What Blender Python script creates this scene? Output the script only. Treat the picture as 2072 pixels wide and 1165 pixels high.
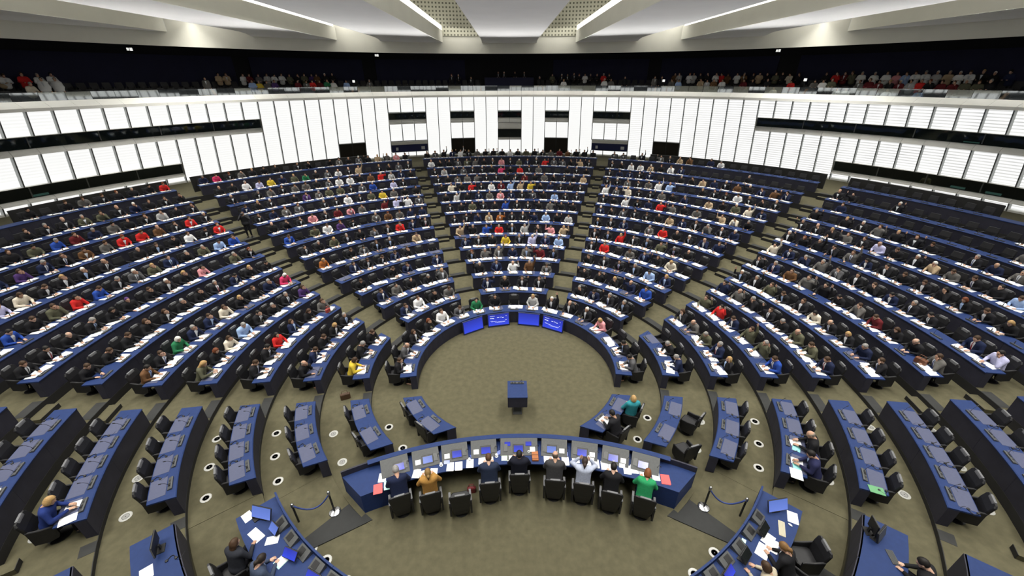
import bpy, math, random
import numpy as np
from mathutils import Matrix, Vector

random.seed(7)
for o in list(bpy.data.objects): bpy.data.objects.remove(o)
SC = bpy.context.scene
COL = SC.collection
PI = math.pi
rad = math.radians

# ------------------------------------------------------------------ camera
cam_d = bpy.data.cameras.new('camera'); cam = bpy.data.objects.new('camera', cam_d); COL.objects.link(cam)
cam_d.sensor_fit = 'HORIZONTAL'; cam_d.sensor_width = 36.0; cam_d.lens = 36.0 * 803.82 / 2072.0
cam_d.clip_start = 0.1; cam_d.clip_end = 300
cam.matrix_world = (Matrix.Translation((-0.3054, -13.117, 11.121)) @ Matrix.Rotation(-0.0114, 4, 'Z')
                    @ Matrix.Rotation(rad(90 - 27.997), 4, 'X') @ Matrix.Rotation(-0.00215, 4, 'Z'))
SC.camera = cam

# ------------------------------------------------------------------ world, exposure
W = bpy.data.worlds.new('world'); SC.world = W; W.use_nodes = True
W.node_tree.nodes['Background'].inputs[0].default_value = (0.8, 0.85, 1.0, 1)
W.node_tree.nodes['Background'].inputs[1].default_value = 0.0
SC.view_settings.view_transform = 'Standard'; SC.view_settings.look = 'None'
SC.view_settings.gamma = 1.0; SC.view_settings.exposure = 0.0; SC.view_settings.use_curve_mapping = False
SC.cycles.max_bounces = 6; SC.cycles.diffuse_bounces = 3; SC.cycles.glossy_bounces = 3
SC.cycles.transmission_bounces = 4; SC.cycles.transparent_max_bounces = 6
SC.cycles.sample_clamp_indirect = 4.0

# ------------------------------------------------------------------ ceiling lamps (in the gaps between the ceiling sails)
LAMP_POWER = 0.66
def area(name, loc, sx, sy, power, col=(1, 0.97, 0.9), rx=0.0, ry=0.0, spread=rad(95)):
    l = bpy.data.lights.new(name, 'AREA'); l.shape = 'RECTANGLE'; l.size = sx; l.size_y = sy
    l.energy = power * LAMP_POWER; l.color = col; l.spread = spread
    o = bpy.data.objects.new(name, l); COL.objects.link(o); o.location = loc; o.rotation_euler = (rx, ry, 0)
    return o
for gx, pw in ((4.5, 2300), (13.5, 2500), (22.5, 1800)):
    for s in (-1, 1):
        area('ceiling_gap_lamp', (s * gx, 9.0, 15.0), 1.8, 26.0, pw)
        area('ceiling_gap_lamp', (s * gx, -9.0, 15.0), 1.8, 7.0, pw * 0.34)
        area('fascia_lamp', (s * gx, math.sqrt(32.2 ** 2 - gx ** 2) - 1.3, 15.4), 2.8, 1.6, 62, spread=rad(170))
# added uplights along the ledge, only there to brighten the ceiling sails
for i in range(24):
    a = 2 * PI * (i + .5) / 24; o = area('added_uplight', (31.7 * math.sin(a), 31.7 * math.cos(a), 9.95), 7.5, .25, 190, (1, .98, .95), spread=rad(52))
    o.rotation_euler = (Matrix.Rotation(-a, 3, 'Z') @ Matrix.Rotation(-rad(180 - 62), 3, 'X')).to_euler()
for i in range(-6, 6):  # added strip lamps under the fascia, to brighten ledge and gallery front
    a = rad(12) * (i + .5); o = area('added_ledge_wash', (32.05 * math.sin(a), 32.05 * math.cos(a), 13.08), 6.2, .12, 55, spread=rad(80)); o.rotation_euler = (0, 0, -a)


# ------------------------------------------------------------------ hall layout (metres, centre of the hemicycle at the origin)
HD = 0.68            # desk height
DEPTH = 0.62         # desk top depth
NROW = 14
def RR(k): return 28.05 if k == 14 else 4.051 + 1.7723 * (k - 1)
ZZ = [0, 0, .136, .275, .42, .578, .725, 1.024, 1.36, 1.69, 2.01, 2.325, 2.65, 3.01, 3.40]
RWALL, ZWALL = 31.53, 9.33      # top of the light wall
def rwall(z): return RWALL + 0.39 * (ZWALL - z)
def polar(r, a, z=0.0): return (r * math.sin(a), r * math.cos(a), z)
def bis(f, lo, hi):
    fl = f(lo)
    for _ in range(50):
        m = 0.5 * (lo + hi); fm = f(m)
        if (fm > 0) == (fl > 0): lo, fl = m, fm
        else: hi = m
    return 0.5 * (lo + hi)
LINES = {   # boundary lines on the right-hand half, mirrored for the left
    'C':    lambda r, a: a - rad(17.45),
    'B1in': lambda r, a: r * math.sin(a) - (1.193 + .3129 * r * math.cos(a)),
    'B1out': lambda r, a: -(r * math.cos(a) - (-1.02 + .7625 * r * math.sin(a))),
    'B2in': lambda r, a: -(r * math.cos(a) - (-2.576 + .75 * r * math.sin(a))),
    'B2out': lambda r, a: -(r * math.cos(a) - (-.268 - .139 * r * math.sin(a))),
    'B3in': lambda r, a: -(r * math.cos(a) - (-1.4535 - .139 * r * math.sin(a))),
    'B3out': lambda r, a: -(r * math.cos(a) - (-2.635 - .395 * r * math.sin(a))),
    'B4in': lambda r, a: -(r * math.cos(a) - (-3.15 - .41 * r * math.sin(a))),
}
def edge(name, r):
    lo, hi = {'C': (0, 1), 'B1in': (0, 1.2), 'B1out': (.3, 1.5), 'B2in': (.3, 1.57), 'B2out': (1, 2.2),
              'B3in': (1, 2.6), 'B3out': (1, 2.9), 'B4in': (1, 2.9)}[name]
    return bis(lambda a: LINES[name](r, a), lo, hi)
BLOCKS = {'centre': ('C', 'C'), 'inner': ('B1in', 'B1out'), 'outer': ('B2in', 'B2out'), 'front': ('B3in', 'B3out')}
def span(block, side, r):
    """azimuth range (left to right as seen from the platform) of a block at radius r"""
    if block == 'centre':
        a = rad(17.45); return (-a, a)
    if block == 'ring':
        a = edge('B2out', r); return (-a, a)
    b0, b1 = BLOCKS[block]; a0, a1 = edge(b0, r), edge(b1, r)
    return (a0, a1) if side > 0 else (-a1, -a0)
PITCH = 0.812
def nseats(block, side, k):
    a0, a1 = span(block, side, RR(k)); L = (a1 - a0) * RR(k)
    if block == 'front': return {1: 2, 2: 2, 3: 3, 4: 4, 5: 4, 6: 5, 7: 5, 8: 6, 9: 6}.get(k, int(L / PITCH + .05))
    return int(L / PITCH + 0.08)
DESKS = []     # (block, side, row)
DESKS.append(('ring', 0, 1))
for k in range(2, 15):
    DESKS.append(('centre', 0, k))
    for s in (-1, 1):
        DESKS.append(('inner', s, k))
        DESKS.append(('outer', s, k))
for k in range(1, 9):
    for s in (-1, 1): DESKS.append(('front', s, k))
def seat_az(block, side, k):
    n = nseats(block, side, k); r = RR(k) + 0.4
    a0, a1 = span(block, side, r); m = 0.06 / r
    e = .30 / r if block == 'front' and k >= 5 else 0
    a0 += m + (e if side > 0 else 0); a1 -= m + (e if side < 0 else 0); st = (a1 - a0) / n
    out = [a0 + st * (i + .5) for i in range(n)]
    if block == 'outer' and k == 14: out = (out[:9] if side > 0 else out[-9:])
    return out

# ------------------------------------------------------------------ materials
MATS = {}
def mat(name, color=(.5, .5, .5), rough=.6, metal=0.0, noise=0.0, nscale=20.0, emit=0.0, ecol=None, objcol=False,
        attr=None, spec=0.5, bump=0.0, detail=3.0):
    if name in MATS: return MATS[name]
    m = bpy.data.materials.new(name); m.use_nodes = True
    nt = m.node_tree; N = nt.nodes; L = nt.links; b = N['Principled BSDF']
    b.inputs['Roughness'].default_value = rough; b.inputs['Metallic'].default_value = metal
    b.inputs['Specular IOR Level'].default_value = spec
    if objcol: src = N.new('ShaderNodeObjectInfo').outputs['Color']
    elif attr:
        a = N.new('ShaderNodeAttribute'); a.attribute_name = attr; src = a.outputs['Color']
    else:
        c = N.new('ShaderNodeRGB'); c.outputs[0].default_value = (*color, 1); src = c.outputs[0]
    if noise or bump:
        tc = N.new('ShaderNodeTexCoord'); nz = N.new('ShaderNodeTexNoise')
        nz.inputs['Scale'].default_value = nscale; nz.inputs['Detail'].default_value = detail
        L.new(tc.outputs['Object'], nz.inputs['Vector'])
    if noise:
        mr = N.new('ShaderNodeMapRange'); mr.inputs[1].default_value = .3; mr.inputs[2].default_value = .7
        mr.inputs[3].default_value = 1 - noise; mr.inputs[4].default_value = 1 + noise
        L.new(nz.outputs[0], mr.inputs[0])
        mx = N.new('ShaderNodeVectorMath'); mx.operation = 'SCALE'
        L.new(src, mx.inputs[0]); L.new(mr.outputs[0], mx.inputs[3]); src = mx.outputs[0]
    L.new(src, b.inputs['Base Color'])
    if bump:
        bp = N.new('ShaderNodeBump'); bp.inputs['Strength'].default_value = bump; bp.inputs['Distance'].default_value = .01
        L.new(nz.outputs[0], bp.inputs['Height']); L.new(bp.outputs[0], b.inputs['Normal'])
    if emit:
        b.inputs['Emission Strength'].default_value = emit; b.inputs['Emission Color'].default_value = (*(ecol or color), 1)
    MATS[name] = m; return m

M_CARPET = mat('carpet_olive', (.088, .081, .050), .95, noise=.13, nscale=5.0, spec=.1, bump=.3, detail=8)
M_RISER = mat('riser_black', (.012, .012, .013), .7)
M_STEP = mat('step_dark_grey', (.020, .021, .021), .85, noise=.1, nscale=6)
M_TOP = mat('desk_blue', (.012, .029, .108), .6, noise=.08, nscale=9, spec=.25)
M_FRONT = mat('desk_front_navy', (.025, .025, .040), .6, noise=.15, nscale=3, spec=.3)
M_MAT = mat('writing_mat', (.058, .066, .122), .6, noise=.05, nscale=14)
M_CONS = mat('console_grey', (.06, .063, .065), .45, noise=.08, nscale=30)
M_BLACK = mat('plastic_black', (.008, .008, .009), .45)
M_CHAIR = mat('chair_leather_black', (.010, .010, .012), .5, noise=.2, nscale=12, spec=.4)
M_PAD = mat('chair_pad_grey', (.12, .122, .13), .55, noise=.1, nscale=20)
M_CHROME = mat('chrome', (.7, .7, .72), .2, metal=1.0)
M_PAPER = mat('paper_white', (.82, .83, .84), .8, noise=.03, nscale=30, spec=.2)
M_WHITE = mat('plaster_white', (.66, .66, .62), .8, noise=.02, nscale=1.5, spec=.2)
M_LEDGE = mat('ledge_white', (.80, .80, .76), .6, noise=.02, nscale=2, spec=.3)
M_CEIL = mat('ceiling_sail_grey', (.80, .80, .80), .9, noise=.02, nscale=.8, spec=.1)
M_CREAM = mat('ceiling_cream', (.84, .83, .74), .85, noise=.02, nscale=1)
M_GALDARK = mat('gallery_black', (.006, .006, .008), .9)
M_GALNAVY = mat('gallery_navy', (.010, .011, .035), .9, noise=.1, nscale=1)
M_WOOD = mat('wood_orange', (.30, .13, .03), .5, noise=.25, nscale=10)
M_BACK = mat('wall_backing', (.12, .125, .12), .7, noise=.05, nscale=4)
M_DARKGLASS = mat('dark_glass', (.010, .012, .012), .12, spec=.6)
def booth_glass():
    m = bpy.data.materials.new('booth_glass'); m.use_nodes = True; nt = m.node_tree; N = nt.nodes; L = nt.links
    N.remove(N['Principled BSDF']); out = [n for n in N if n.type == 'OUTPUT_MATERIAL'][0]
    tr = N.new('ShaderNodeBsdfTransparent'); tr.inputs[0].default_value = (.30, .34, .33, 1)
    gl = N.new('ShaderNodeBsdfGlossy'); gl.inputs['Roughness'].default_value = .05; gl.inputs[0].default_value = (.8, .85, .85, 1)
    mx = N.new('ShaderNodeMixShader'); mx.inputs[0].default_value = .05; L.new(tr.outputs[0], mx.inputs[1]); L.new(gl.outputs[0], mx.inputs[2]); L.new(mx.outputs[0], out.inputs[0]); return m
M_BOOTH = booth_glass()
M_CLOTH = mat('cloth', objcol=True, rough=.85, noise=.10, nscale=25, spec=.15)
M_SKIN = mat('skin', objcol=True, rough=.55, noise=.05, nscale=30, spec=.3)
M_HAIR = mat('hair', objcol=True, rough=.6, noise=.25, nscale=60, spec=.3)
M_EYE = mat('eye_dark', (.02, .015, .012), .3)
M_LIP = mat('lip', (.30, .11, .09), .5)
M_CROWD = mat('crowd_colours', attr='tint', rough=.8, spec=.15)
M_TINT = mat('tinted_plastic', objcol=True, rough=.5, noise=.03, nscale=15)

# ------------------------------------------------------------------ mesh building
class MB:
    def __init__(s): s.v = []; s.f = []; s.m = []
    def add(s, vs, fs, mi=0):
        b = len(s.v); s.v += [tuple(p) for p in vs]; s.f += [tuple(i + b for i in f) for f in fs]; s.m += [mi] * len(fs); return s
    def box(s, c, d, rz=0.0, rx=0.0, mi=0, taper=1.0):
        hx, hy, hz = d[0] / 2, d[1] / 2, d[2] / 2
        vs = []
        for z, t in ((-hz, 1.0), (hz, taper)):
            for x, y in ((-hx, -hy), (hx, -hy), (hx, hy), (-hx, hy)): vs.append(Vector((x * t, y * t, z)))
        R = Matrix.Rotation(rz, 3, 'Z') @ Matrix.Rotation(rx, 3, 'X')
        vs = [R @ v + Vector(c) for v in vs]
        return s.add(vs, [(3, 2, 1, 0), (4, 5, 6, 7), (0, 1, 5, 4), (1, 2, 6, 5), (2, 3, 7, 6), (3, 0, 4, 7)], mi)
    def bbox(s, c, d, b=.01, rz=0.0, rx=0.0, mi=0):
        """box with chamfered vertical and top edges"""
        hx, hy, hz = d[0] / 2, d[1] / 2, d[2] / 2
        def ring(x, y, z): return [(-x + b, -y, z), (x - b, -y, z), (x, -y + b, z), (x, y - b, z), (x - b, y, z), (-x + b, y, z), (-x, y - b, z), (-x, -y + b, z)]
        rings = [ring(hx, hy, -hz), ring(hx, hy, hz - b), ring(hx - b * .8, hy - b * .8, hz)]
        R = Matrix.Rotation(rz, 3, 'Z') @ Matrix.Rotation(rx, 3, 'X')
        rings = [[R @ Vector(p) + Vector(c) for p in r] for r in rings]
        return s.loft(rings, mi=mi)
    def loft(s, rings, closed=True, caps=True, mi=0):
        n = len(rings[0]); vs = [p for r in rings for p in r]; fs = []
        for i in range(len(rings) - 1):
            for j in range(n if closed else n - 1):
                k = (j + 1) % n
                fs.append((i * n + j, i * n + k, (i + 1) * n + k, (i + 1) * n + j))
        if caps and closed:
            fs.append(tuple(range(n - 1, -1, -1))); fs.append(tuple((len(rings) - 1) * n + j for j in range(n)))
        return s.add(vs, fs, mi)
    def tube(s, path, radii, n=6, mi=0, flat=1.0, up=(0, 0, 1)):
        rings = []
        path = [Vector(p) for p in path]
        if not hasattr(radii, '__len__'): radii = [radii] * len(path)
        for i, p in enumerate(path):
            d = (path[min(i + 1, len(path) - 1)] - path[max(i - 1, 0)]).normalized()
            u = Vector(up)
            if abs(d.dot(u)) > .95: u = Vector((0, 1, 0)) if abs(d.y) < .9 else Vector((1, 0, 0))
            x = d.cross(u).normalized(); y = x.cross(d).normalized()
            rings.append([p + (x * math.cos(t) + y * math.sin(t) * flat) * radii[i] for t in [2 * PI * j / n for j in range(n)]])
        return s.loft(rings, mi=mi)
    def lathe(s, prof, n=12, c=(0, 0, 0), mi=0):
        rings = [[(c[0] + r * math.cos(2 * PI * j / n), c[1] + r * math.sin(2 * PI * j / n), c[2] + z) for j in range(n)] for r, z in prof]
        return s.loft(rings, mi=mi)
    def arc(s, r0, r1, z0, z1, a, n=None, mi=0):
        """curved bar; a = (a0 at r0, a1 at r0, a0 at r1, a1 at r1)"""
        if len(a) == 2: a = (a[0], a[1], a[0], a[1])
        if n is None: n = max(2, int(abs(a[1] - a[0]) * r0 / .35))
        rings = []
        for i in range(n + 1):
            t = i / n; ai = a[0] + (a[1] - a[0]) * t; ao = a[2] + (a[3] - a[2]) * t
            rings.append([polar(r0, ai, z0), polar(r1, ao, z0), polar(r1, ao, z1), polar(r0, ai, z1)])
        return s.loft(rings, mi=mi)
    def prism(s, poly, z0, z1, mi=0):
        return s.loft([[(x, y, z0) for x, y in poly], [(x, y, z1) for x, y in poly]], mi=mi)
    def mesh(s, name):
        me = bpy.data.meshes.new(name); me.from_pydata(s.v, [], s.f)
        if any(s.m): me.polygons.foreach_set('material_index', s.m)
        return me
    def build(s, name, m, parent=None, smooth=False, loc=None, rz=0.0):
        me = s.mesh(name); return link(name, me, m, parent, loc, rz, smooth)
def setmats(me, m):
    for x in (m if isinstance(m, (list, tuple)) else [m]): me.materials.append(x)
def fixnormals(me):
    import bmesh
    bm = bmesh.new(); bm.from_mesh(me); bmesh.ops.recalc_face_normals(bm, faces=bm.faces); bm.to_mesh(me); bm.free()
def link(name, me, m=None, parent=None, loc=None, rz=0.0, smooth=False):
    if m is not None and not me.materials: setmats(me, m); fixnormals(me)
    if smooth: me.shade_smooth()
    o = bpy.data.objects.new(name, me); COL.objects.link(o)
    if parent is not None: o.parent = parent
    if loc is not None: o.location = loc
    if rz: o.rotation_euler = (0, 0, rz)
    return o
def empty(name, loc=(0, 0, 0), rz=0.0):
    o = bpy.data.objects.new(name, None); COL.objects.link(o); o.location = loc; o.rotation_euler = (0, 0, rz); o.empty_display_size = .1
    return o
def tag(o, label=None, cat=None, group=None, kind=None):
    if label: o['label'] = label
    if cat: o['category'] = cat
    if group: o['group'] = group
    if kind: o['kind'] = kind
    return o
def tint(o, c): o.color = (*c, 1); return o
def srgb(r, g, b): return tuple(((c / 255 + .055) / 1.055) ** 2.4 if c > 10 else c / 255 / 12.92 for c in (r, g, b))
ORD = ['first', 'second', 'third', 'fourth', 'fifth', 'sixth', 'seventh', 'eighth', 'ninth', 'tenth', 'eleventh', 'twelfth', 'thirteenth',
       'fourteenth', 'fifteenth', 'sixteenth', 'seventeenth', 'eighteenth', 'nineteenth', 'twentieth', 'twenty-first', 'twenty-second', 'twenty-third', 'twenty-fourth']
def block_name(b, s):
    if b == 'ring': return 'front ring'
    if b == 'centre': return 'centre block'
    return ('left ' if s < 0 else 'right ') + {'inner': 'inner block', 'outer': 'outer block', 'front': 'front block'}[b]
def seat_phrase(b, s, k, i):
    if b == 'ring': return f'{ORD[i]} seat from left of front ring'
    return f'{ORD[i]} seat from left, row {["","one","two","three","four","five","six","seven","eight","nine","ten","eleven","twelve","thirteen","fourteen"][k]}, {block_name(b, s)}'

# camera projection, used only to leave out what lies far outside the picture and to pick the nearest individuals
CW = cam.matrix_world.inverted()
def seen(p, margin=.06):
    q = CW @ Vector(p)
    if q.z > -.5: return False
    u = q.x / -q.z * 803.82 / 1036; v = q.y / -q.z * 803.82 / 582.5
    return abs(u) < 1 + margin and abs(v) < 1 + margin * 1.8
def camdist(p): return (Vector(p) - cam.matrix_world.translation).length

# ------------------------------------------------------------------ floor: well and tiers
DAIS_Z = 0.12
b = MB(); b.lathe([(.01, -.2), (RR(5), -.2), (RR(5), 0), (.01, 0)], 96)
floor = b.build('floor', M_CARPET); tag(floor, kind='structure')
def ring_poly(r0, r1, a0, a1, z0, z1, n): return MB().arc(r0, r1, z0, z1, (a0, a1), n)
ABEH = {k: rad(180) for k in range(2, 16)}
for k in range(2, 15):
    r0, r1 = RR(k), (RR(k + 1) if k < 14 else rwall(ZZ[14]) + .3)
    amax = rad(180) if k > 4 else edge('B3out', r1) + .04
    t = MB().arc(r0 + .01, r1 + .02, -.2, ZZ[k], (-amax, amax), 160).build('floor', M_CARPET); tag(t, kind='structure')
    MB().arc(r0 - .005, r0 + .015, ZZ[k - 1] - .02, ZZ[k] - .004, (-amax, amax), 160).build('riser', M_RISER, t)
    if k <= 4:      # ramps at the ends of the low tiers, down to the floor before the presidency
        for s in (-1, 1):
            a0 = amax - .005; rr = []
            for q in range(9):
                aa = a0 + 1.5 / r0 * q / 8; zq = ZZ[k] * (1 - q / 8)
                rr.append([polar(r0 + .01, s * aa, -.1), polar(r1 + .02, s * aa, -.1), polar(r1 + .02, s * aa, zq + .001), polar(r0 + .01, s * aa, zq + .001)])
            MB().loft(rr).build('ramp', M_CARPET, t)
    # aisle steps and dark edge strips
    for s in (-1, 1):
        for e0, e1 in (('C', 'B1in'), ('B1out', 'B2in'), ('B2out', 'B3in'), ('B3out', 'B4in')):
            if e0 == 'B3out' and (k > 7 or k < 5): continue
            a0, a1 = edge(e0, r0), edge(e1, r0)
            if a1 <= a0: continue
            w = .012
            MB().arc(r0 - .002, r0 + .32, ZZ[k], ZZ[k] + .006, (s * (a0 + w), s * (a1 - w))).build('edge_strip', M_STEP, t)
            if k >= 7:
                zm = (ZZ[k] + ZZ[k - 1]) / 2
                st = MB().arc(r0 - .36, r0 - .01, ZZ[k - 1], zm, (s * (a0 + w), s * (a1 - w))).build('aisle_step', M_CARPET, t)
                MB().arc(r0 - .37, r0 - .355, ZZ[k - 1], zm + .004, (s * (a0 + w), s * (a1 - w))).build('step_riser', M_RISER, t)

# dais behind the presidency table
PC = -15.45
def pres(r, t, z=0.0): return (r * math.sin(t), PC + r * math.cos(t), z)
b = MB(); n = 40; tm = .5
DAIS_Z = 0.0
# dark grey runners between the presidency table and the secretariat desks
for s in (-1, 1):
    MB().prism([(s * 4.2, -6.2), (s * 5.15, -5.5), (s * 11.5, -9.1), (s * 10.9, -9.9)], .0, .035).build('floor_runner', M_STEP, floor)

# ------------------------------------------------------------------ the light wall
NP = 164; DA = 2 * PI / NP
def louvre_mat():
    m = bpy.data.materials.new('light_panel'); m.use_nodes = True; nt = m.node_tree; N = nt.nodes; L = nt.links
    b = N['Principled BSDF']; b.inputs['Base Color'].default_value = (.25, .26, .25, 1); b.inputs['Roughness'].default_value = .25
    tc = N.new('ShaderNodeTexCoord'); sx = N.new('ShaderNodeSeparateXYZ'); L.new(tc.outputs['Object'], sx.inputs[0])
    mu = N.new('ShaderNodeMath'); mu.operation = 'MULTIPLY'; mu.inputs[1].default_value = 2 * PI / .19; L.new(sx.outputs['Z'], mu.inputs[0])
    sn = N.new('ShaderNodeMath'); sn.operation = 'SINE'; L.new(mu.outputs[0], sn.inputs[0])
    # the louvres show more on the right-hand panels than on the left
    at = N.new('ShaderNodeMapRange'); at.inputs[1].default_value = 8; at.inputs[2].default_value = 26; at.inputs[3].default_value = 0.06; at.inputs[4].default_value = .42
    L.new(sx.outputs['X'], at.inputs[0])
    nz = N.new('ShaderNodeTexNoise'); nz.inputs['Scale'].default_value = .9; nz.inputs['Detail'].default_value = 2; L.new(tc.outputs['Object'], nz.inputs['Vector'])
    m1 = N.new('ShaderNodeMath'); m1.operation = 'MULTIPLY'; L.new(sn.outputs[0], m1.inputs[0]); L.new(at.outputs[0], m1.inputs[1])
    m2 = N.new('ShaderNodeMath'); m2.operation = 'MULTIPLY'; L.new(m1.outputs[0], m2.inputs[0]); L.new(nz.outputs[0], m2.inputs[1])
    m3 = N.new('ShaderNodeMath'); m3.operation = 'MULTIPLY_ADD'; m3.inputs[1].default_value = 1.6; m3.inputs[2].default_value = 1.0
    L.new(m2.outputs[0], m3.inputs[0])
    m4 = N.new('ShaderNodeMath'); m4.operation = 'MULTIPLY'; m4.inputs[1].default_value = PANEL_E; L.new(m3.outputs[0], m4.inputs[0])
    b.inputs['Emission Color'].default_value = (1.0, 1.0, .985, 1); L.new(m4.outputs[0], b.inputs['Emission Strength'])
    return m
PANEL_E = 0.93
M_PANEL = louvre_mat()
def cone_quad(z0, z1, a0, a1, off=0.0, th=.04, gap=.0):
    """one flat panel on the leaning wall"""
    b = MB(); rings = []
    for z in (z0, z1):
        r = rwall(z) + off; g = gap / r
        rings.append([polar(r, a0 + g, z), polar(r, a1 - g, z), polar(r + th, a1 - g, z), polar(r + th, a0 + g, z)])
    return b.loft(rings)
ZB = 3.2            # foot of the wall
wall = MB()
ring0 = []
for z in (ZB - .3, ZWALL):
    ring0.append([polar(rwall(z) + 2.0, -PI + 2 * PI * i / NP, z) for i in range(NP)])
wall.loft(ring0, caps=False)
wall_back = wall.build('wall_back', mat('booth_back', (.03, .032, .035), .8, noise=.3, nscale=1.2)); tag(wall_back, kind='structure')
zUt, zUb, zUs = 7.97, 7.28, 6.87       # upper slot: top, bottom, foot of its sill
zLt, zLb, zLs = 5.0, 4.22, 3.93        # lower slot
VIS = 33
def panel(z0, z1, i):
    cone_quad(z0, z1, i * DA, (i + 1) * DA, off=.42, gap=.0).build('light_panel', M_PANEL, wall_back)
def mull(z0, z1, i):
    cone_quad(z0, z1, i * DA - .03 / 31, i * DA + .03 / 31, off=.0, th=.05).build('mullion', M_MULL, wall_back)
    cone_quad(z0, z1, i * DA - .015 / 31, i * DA + .015 / 31, off=.05, th=.37).build('fin', M_FIN, wall_back)
M_FIN = mat('fin_pale_grey', (.42, .44, .43), .5, noise=.1, nscale=12)
M_MULL = mat('mullion_grey', (.16, .17, .17), .4, metal=.3, noise=.35, nscale=40)
centre_cols = {}
for i in range(-VIS, VIS):
    c = i + .5; A = abs(c)
    if A < 1:        segs = [(zUt, ZWALL), (ZB, 4.95)]
    elif 3 < A < 5:  segs = [(zUt, ZWALL), (5.22, 6.98)]
    elif 7 < A < 10: segs = [(zUt, ZWALL), (5.15, 6.88), (ZB, 3.98)]
    elif 12.2 < A < 14: segs = [(5.22, ZWALL)]
    elif A < 19:     segs = [(ZB, ZWALL)]
    elif A < 24:     segs = [(zUt, ZWALL), (ZB, zUs)]
    else:            segs = [(zUt, ZWALL), (zLt, zUs), (ZB, zLs)]
    for z0, z1 in segs:
        panel(z0, z1, i)
        mull(z0, z1, i)
# the rest of the ring, behind the platform and out of the picture
b = MB(); b3 = MB()
for i in range(VIS, NP - VIS):
    for z0, z1 in ((zUt, ZWALL), (zLt, zUs)):
        q = cone_quad(z0, z1, i * DA, (i + 1) * DA, off=.4); b.add(q.v, q.f)
        q = cone_quad(z0, z1, i * DA - .05 / 31, i * DA + .05 / 31, th=.4); b3.add(q.v, q.f)
tag(b.build('light_panel', M_PANEL, wall_back), kind='stuff'); tag(b3.build('mullion', M_MULL, wall_back), kind='stuff')

def slot(name, zt, zb, zs, a0, a1, m=None, npane=1, depth=.45, seams=True):
    """a strip window set back in the wall: panes, soffit, sloping sill"""
    m = m or M_BOOTH; w = empty(name, (0, 0, 0)); tag(w, kind='structure')
    n = max(1, round(abs(a1 - a0) / DA))
    def strip(r0, z0, r1, z1, nm, mm, thick=.03):
        b = MB(); rings = []
        for j in range(n + 1):
            a = a0 + (a1 - a0) * j / n
            rings.append([polar(r0, a, z0), polar(r1, a, z1), polar(r1 + thick, a, z1 + .001), polar(r0 + thick, a, z0 - thick)])
        return b.loft(rings).build(nm, mm, w)
    for j in range(npane):
        b = MB(); rings = []; g = .02 / 31
        for q in range(max(1, n // npane) + 1):
            a = a0 + (a1 - a0) * (j + q / max(1, n // npane)) / npane
            rings.append([polar(rwall(zb) + depth - .1, a, zb - .05), polar(rwall(zt) + depth, a, zt + .05), polar(rwall(zt) + depth + .03, a, zt + .05), polar(rwall(zb) + depth - .07, a, zb - .05)])
        b.loft(rings).build('pane', m, w)
        if j:
            a = a0 + (a1 - a0) * j / npane
            MB().loft([[polar(rwall(z) + depth - d, a - .001, z), polar(rwall(z) + depth - d, a + .001, z), polar(rwall(z) + depth + .02, a + .001, z), polar(rwall(z) + depth + .02, a - .001, z)] for z, d in ((zb, .12), (zt, .03))]).build('pane_joint', M_MULL, w)
    # soffit above, sloping sill below, in one piece per bay
    b = MB()
    for j in range(n):
        p, q = a0 + (a1 - a0) * j / n, a0 + (a1 - a0) * (j + 1) / n; g = .008 / 31 * (1 if a1 > a0 else -1)
        r0, r1 = rwall(zs) - .02, rwall(zb) + depth
        bb = MB(); bb.loft([[polar(r0, t, zs), polar(r0 + .05, t, zs + .30 * (zb - zs)), polar(r0 + .22, t, zs + .78 * (zb - zs)), polar(r1, t, zb), polar(r1, t, zs)] for t in (p + g, q - g)])
        bb.build('sill', M_LEDGE, w)
    strip(rwall(zt), zt, rwall(zt) + depth + .03, zt, 'soffit', M_LEDGE)
    for a in (a0, a1):
        d = .02 / 31 * (1 if a == max(a0, a1) else -1)
        MB().loft([[polar(rwall(z) - .01, a, z), polar(rwall(z) - .01, a + d, z), polar(rwall(z) + depth + .05, a + d, z), polar(rwall(z) + depth + .05, a, z)] for z in (zs, zt)]).build('reveal', M_LEDGE, w)
    return w
for s, nm in ((-1, 1), (1, 2)):
    slot(f'window_{nm}', zUt, zUb, zUs, s * 19 * DA, s * VIS * DA, npane=5)
    slot(f'window_{nm+2}', zLt, zLb, zLs, s * 24 * DA, s * VIS * DA, npane=4)
wi = 5
for c0, c1 in ((-10, -7), (-5, -3), (-1, 1), (3, 5), (7, 10)):
    slot(f'window_{wi}', zUt, zUb + .08, zUs, c0 * DA, c1 * DA, npane=1, depth=.3); wi += 1
slot(f'window_{wi}', 6.18, 5.3, 5.0, -DA, DA, npane=1, depth=.3); wi += 1
b = MB(); b.loft([[polar(rwall(6.5) + d, a, 6.2 + h) for d, h in ((-.05, 0), (-.05, .62), (.3, .62), (.3, 0))] for a in (-DA, DA)])
tag(b.build('trim_1', M_LEDGE), kind='structure')
# doors in the wall
M_DOOR = mat('door_brown_black', (.016, .013, .010), .6, noise=.1, nscale=3)
di = 1
for c0, c1 in ((-14, -12), (-5, -3), (3, 5), (12, 14)):
    a0, a1 = c0 * DA, c1 * DA; am = (a0 + a1) / 2
    d = empty(f'door_{di}', (0, 0, 0)); tag(d, kind='structure'); di += 1
    for p, q in ((a0, am), (am, a1)):
        cone_quad(ZB, 5.2, p, q, off=.12, th=.06, gap=.02).build('door_leaf', M_DOOR, d)
    for a in (a0, a1):
        cone_quad(ZB, 5.22, a - .03 / 31, a + .03 / 31, off=-.01, th=.15).build('door_frame', M_MULL, d)
    cone_quad(5.18, 5.24, a0, a1, off=-.01, th=.15).build('door_frame', M_MULL, d)
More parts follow.
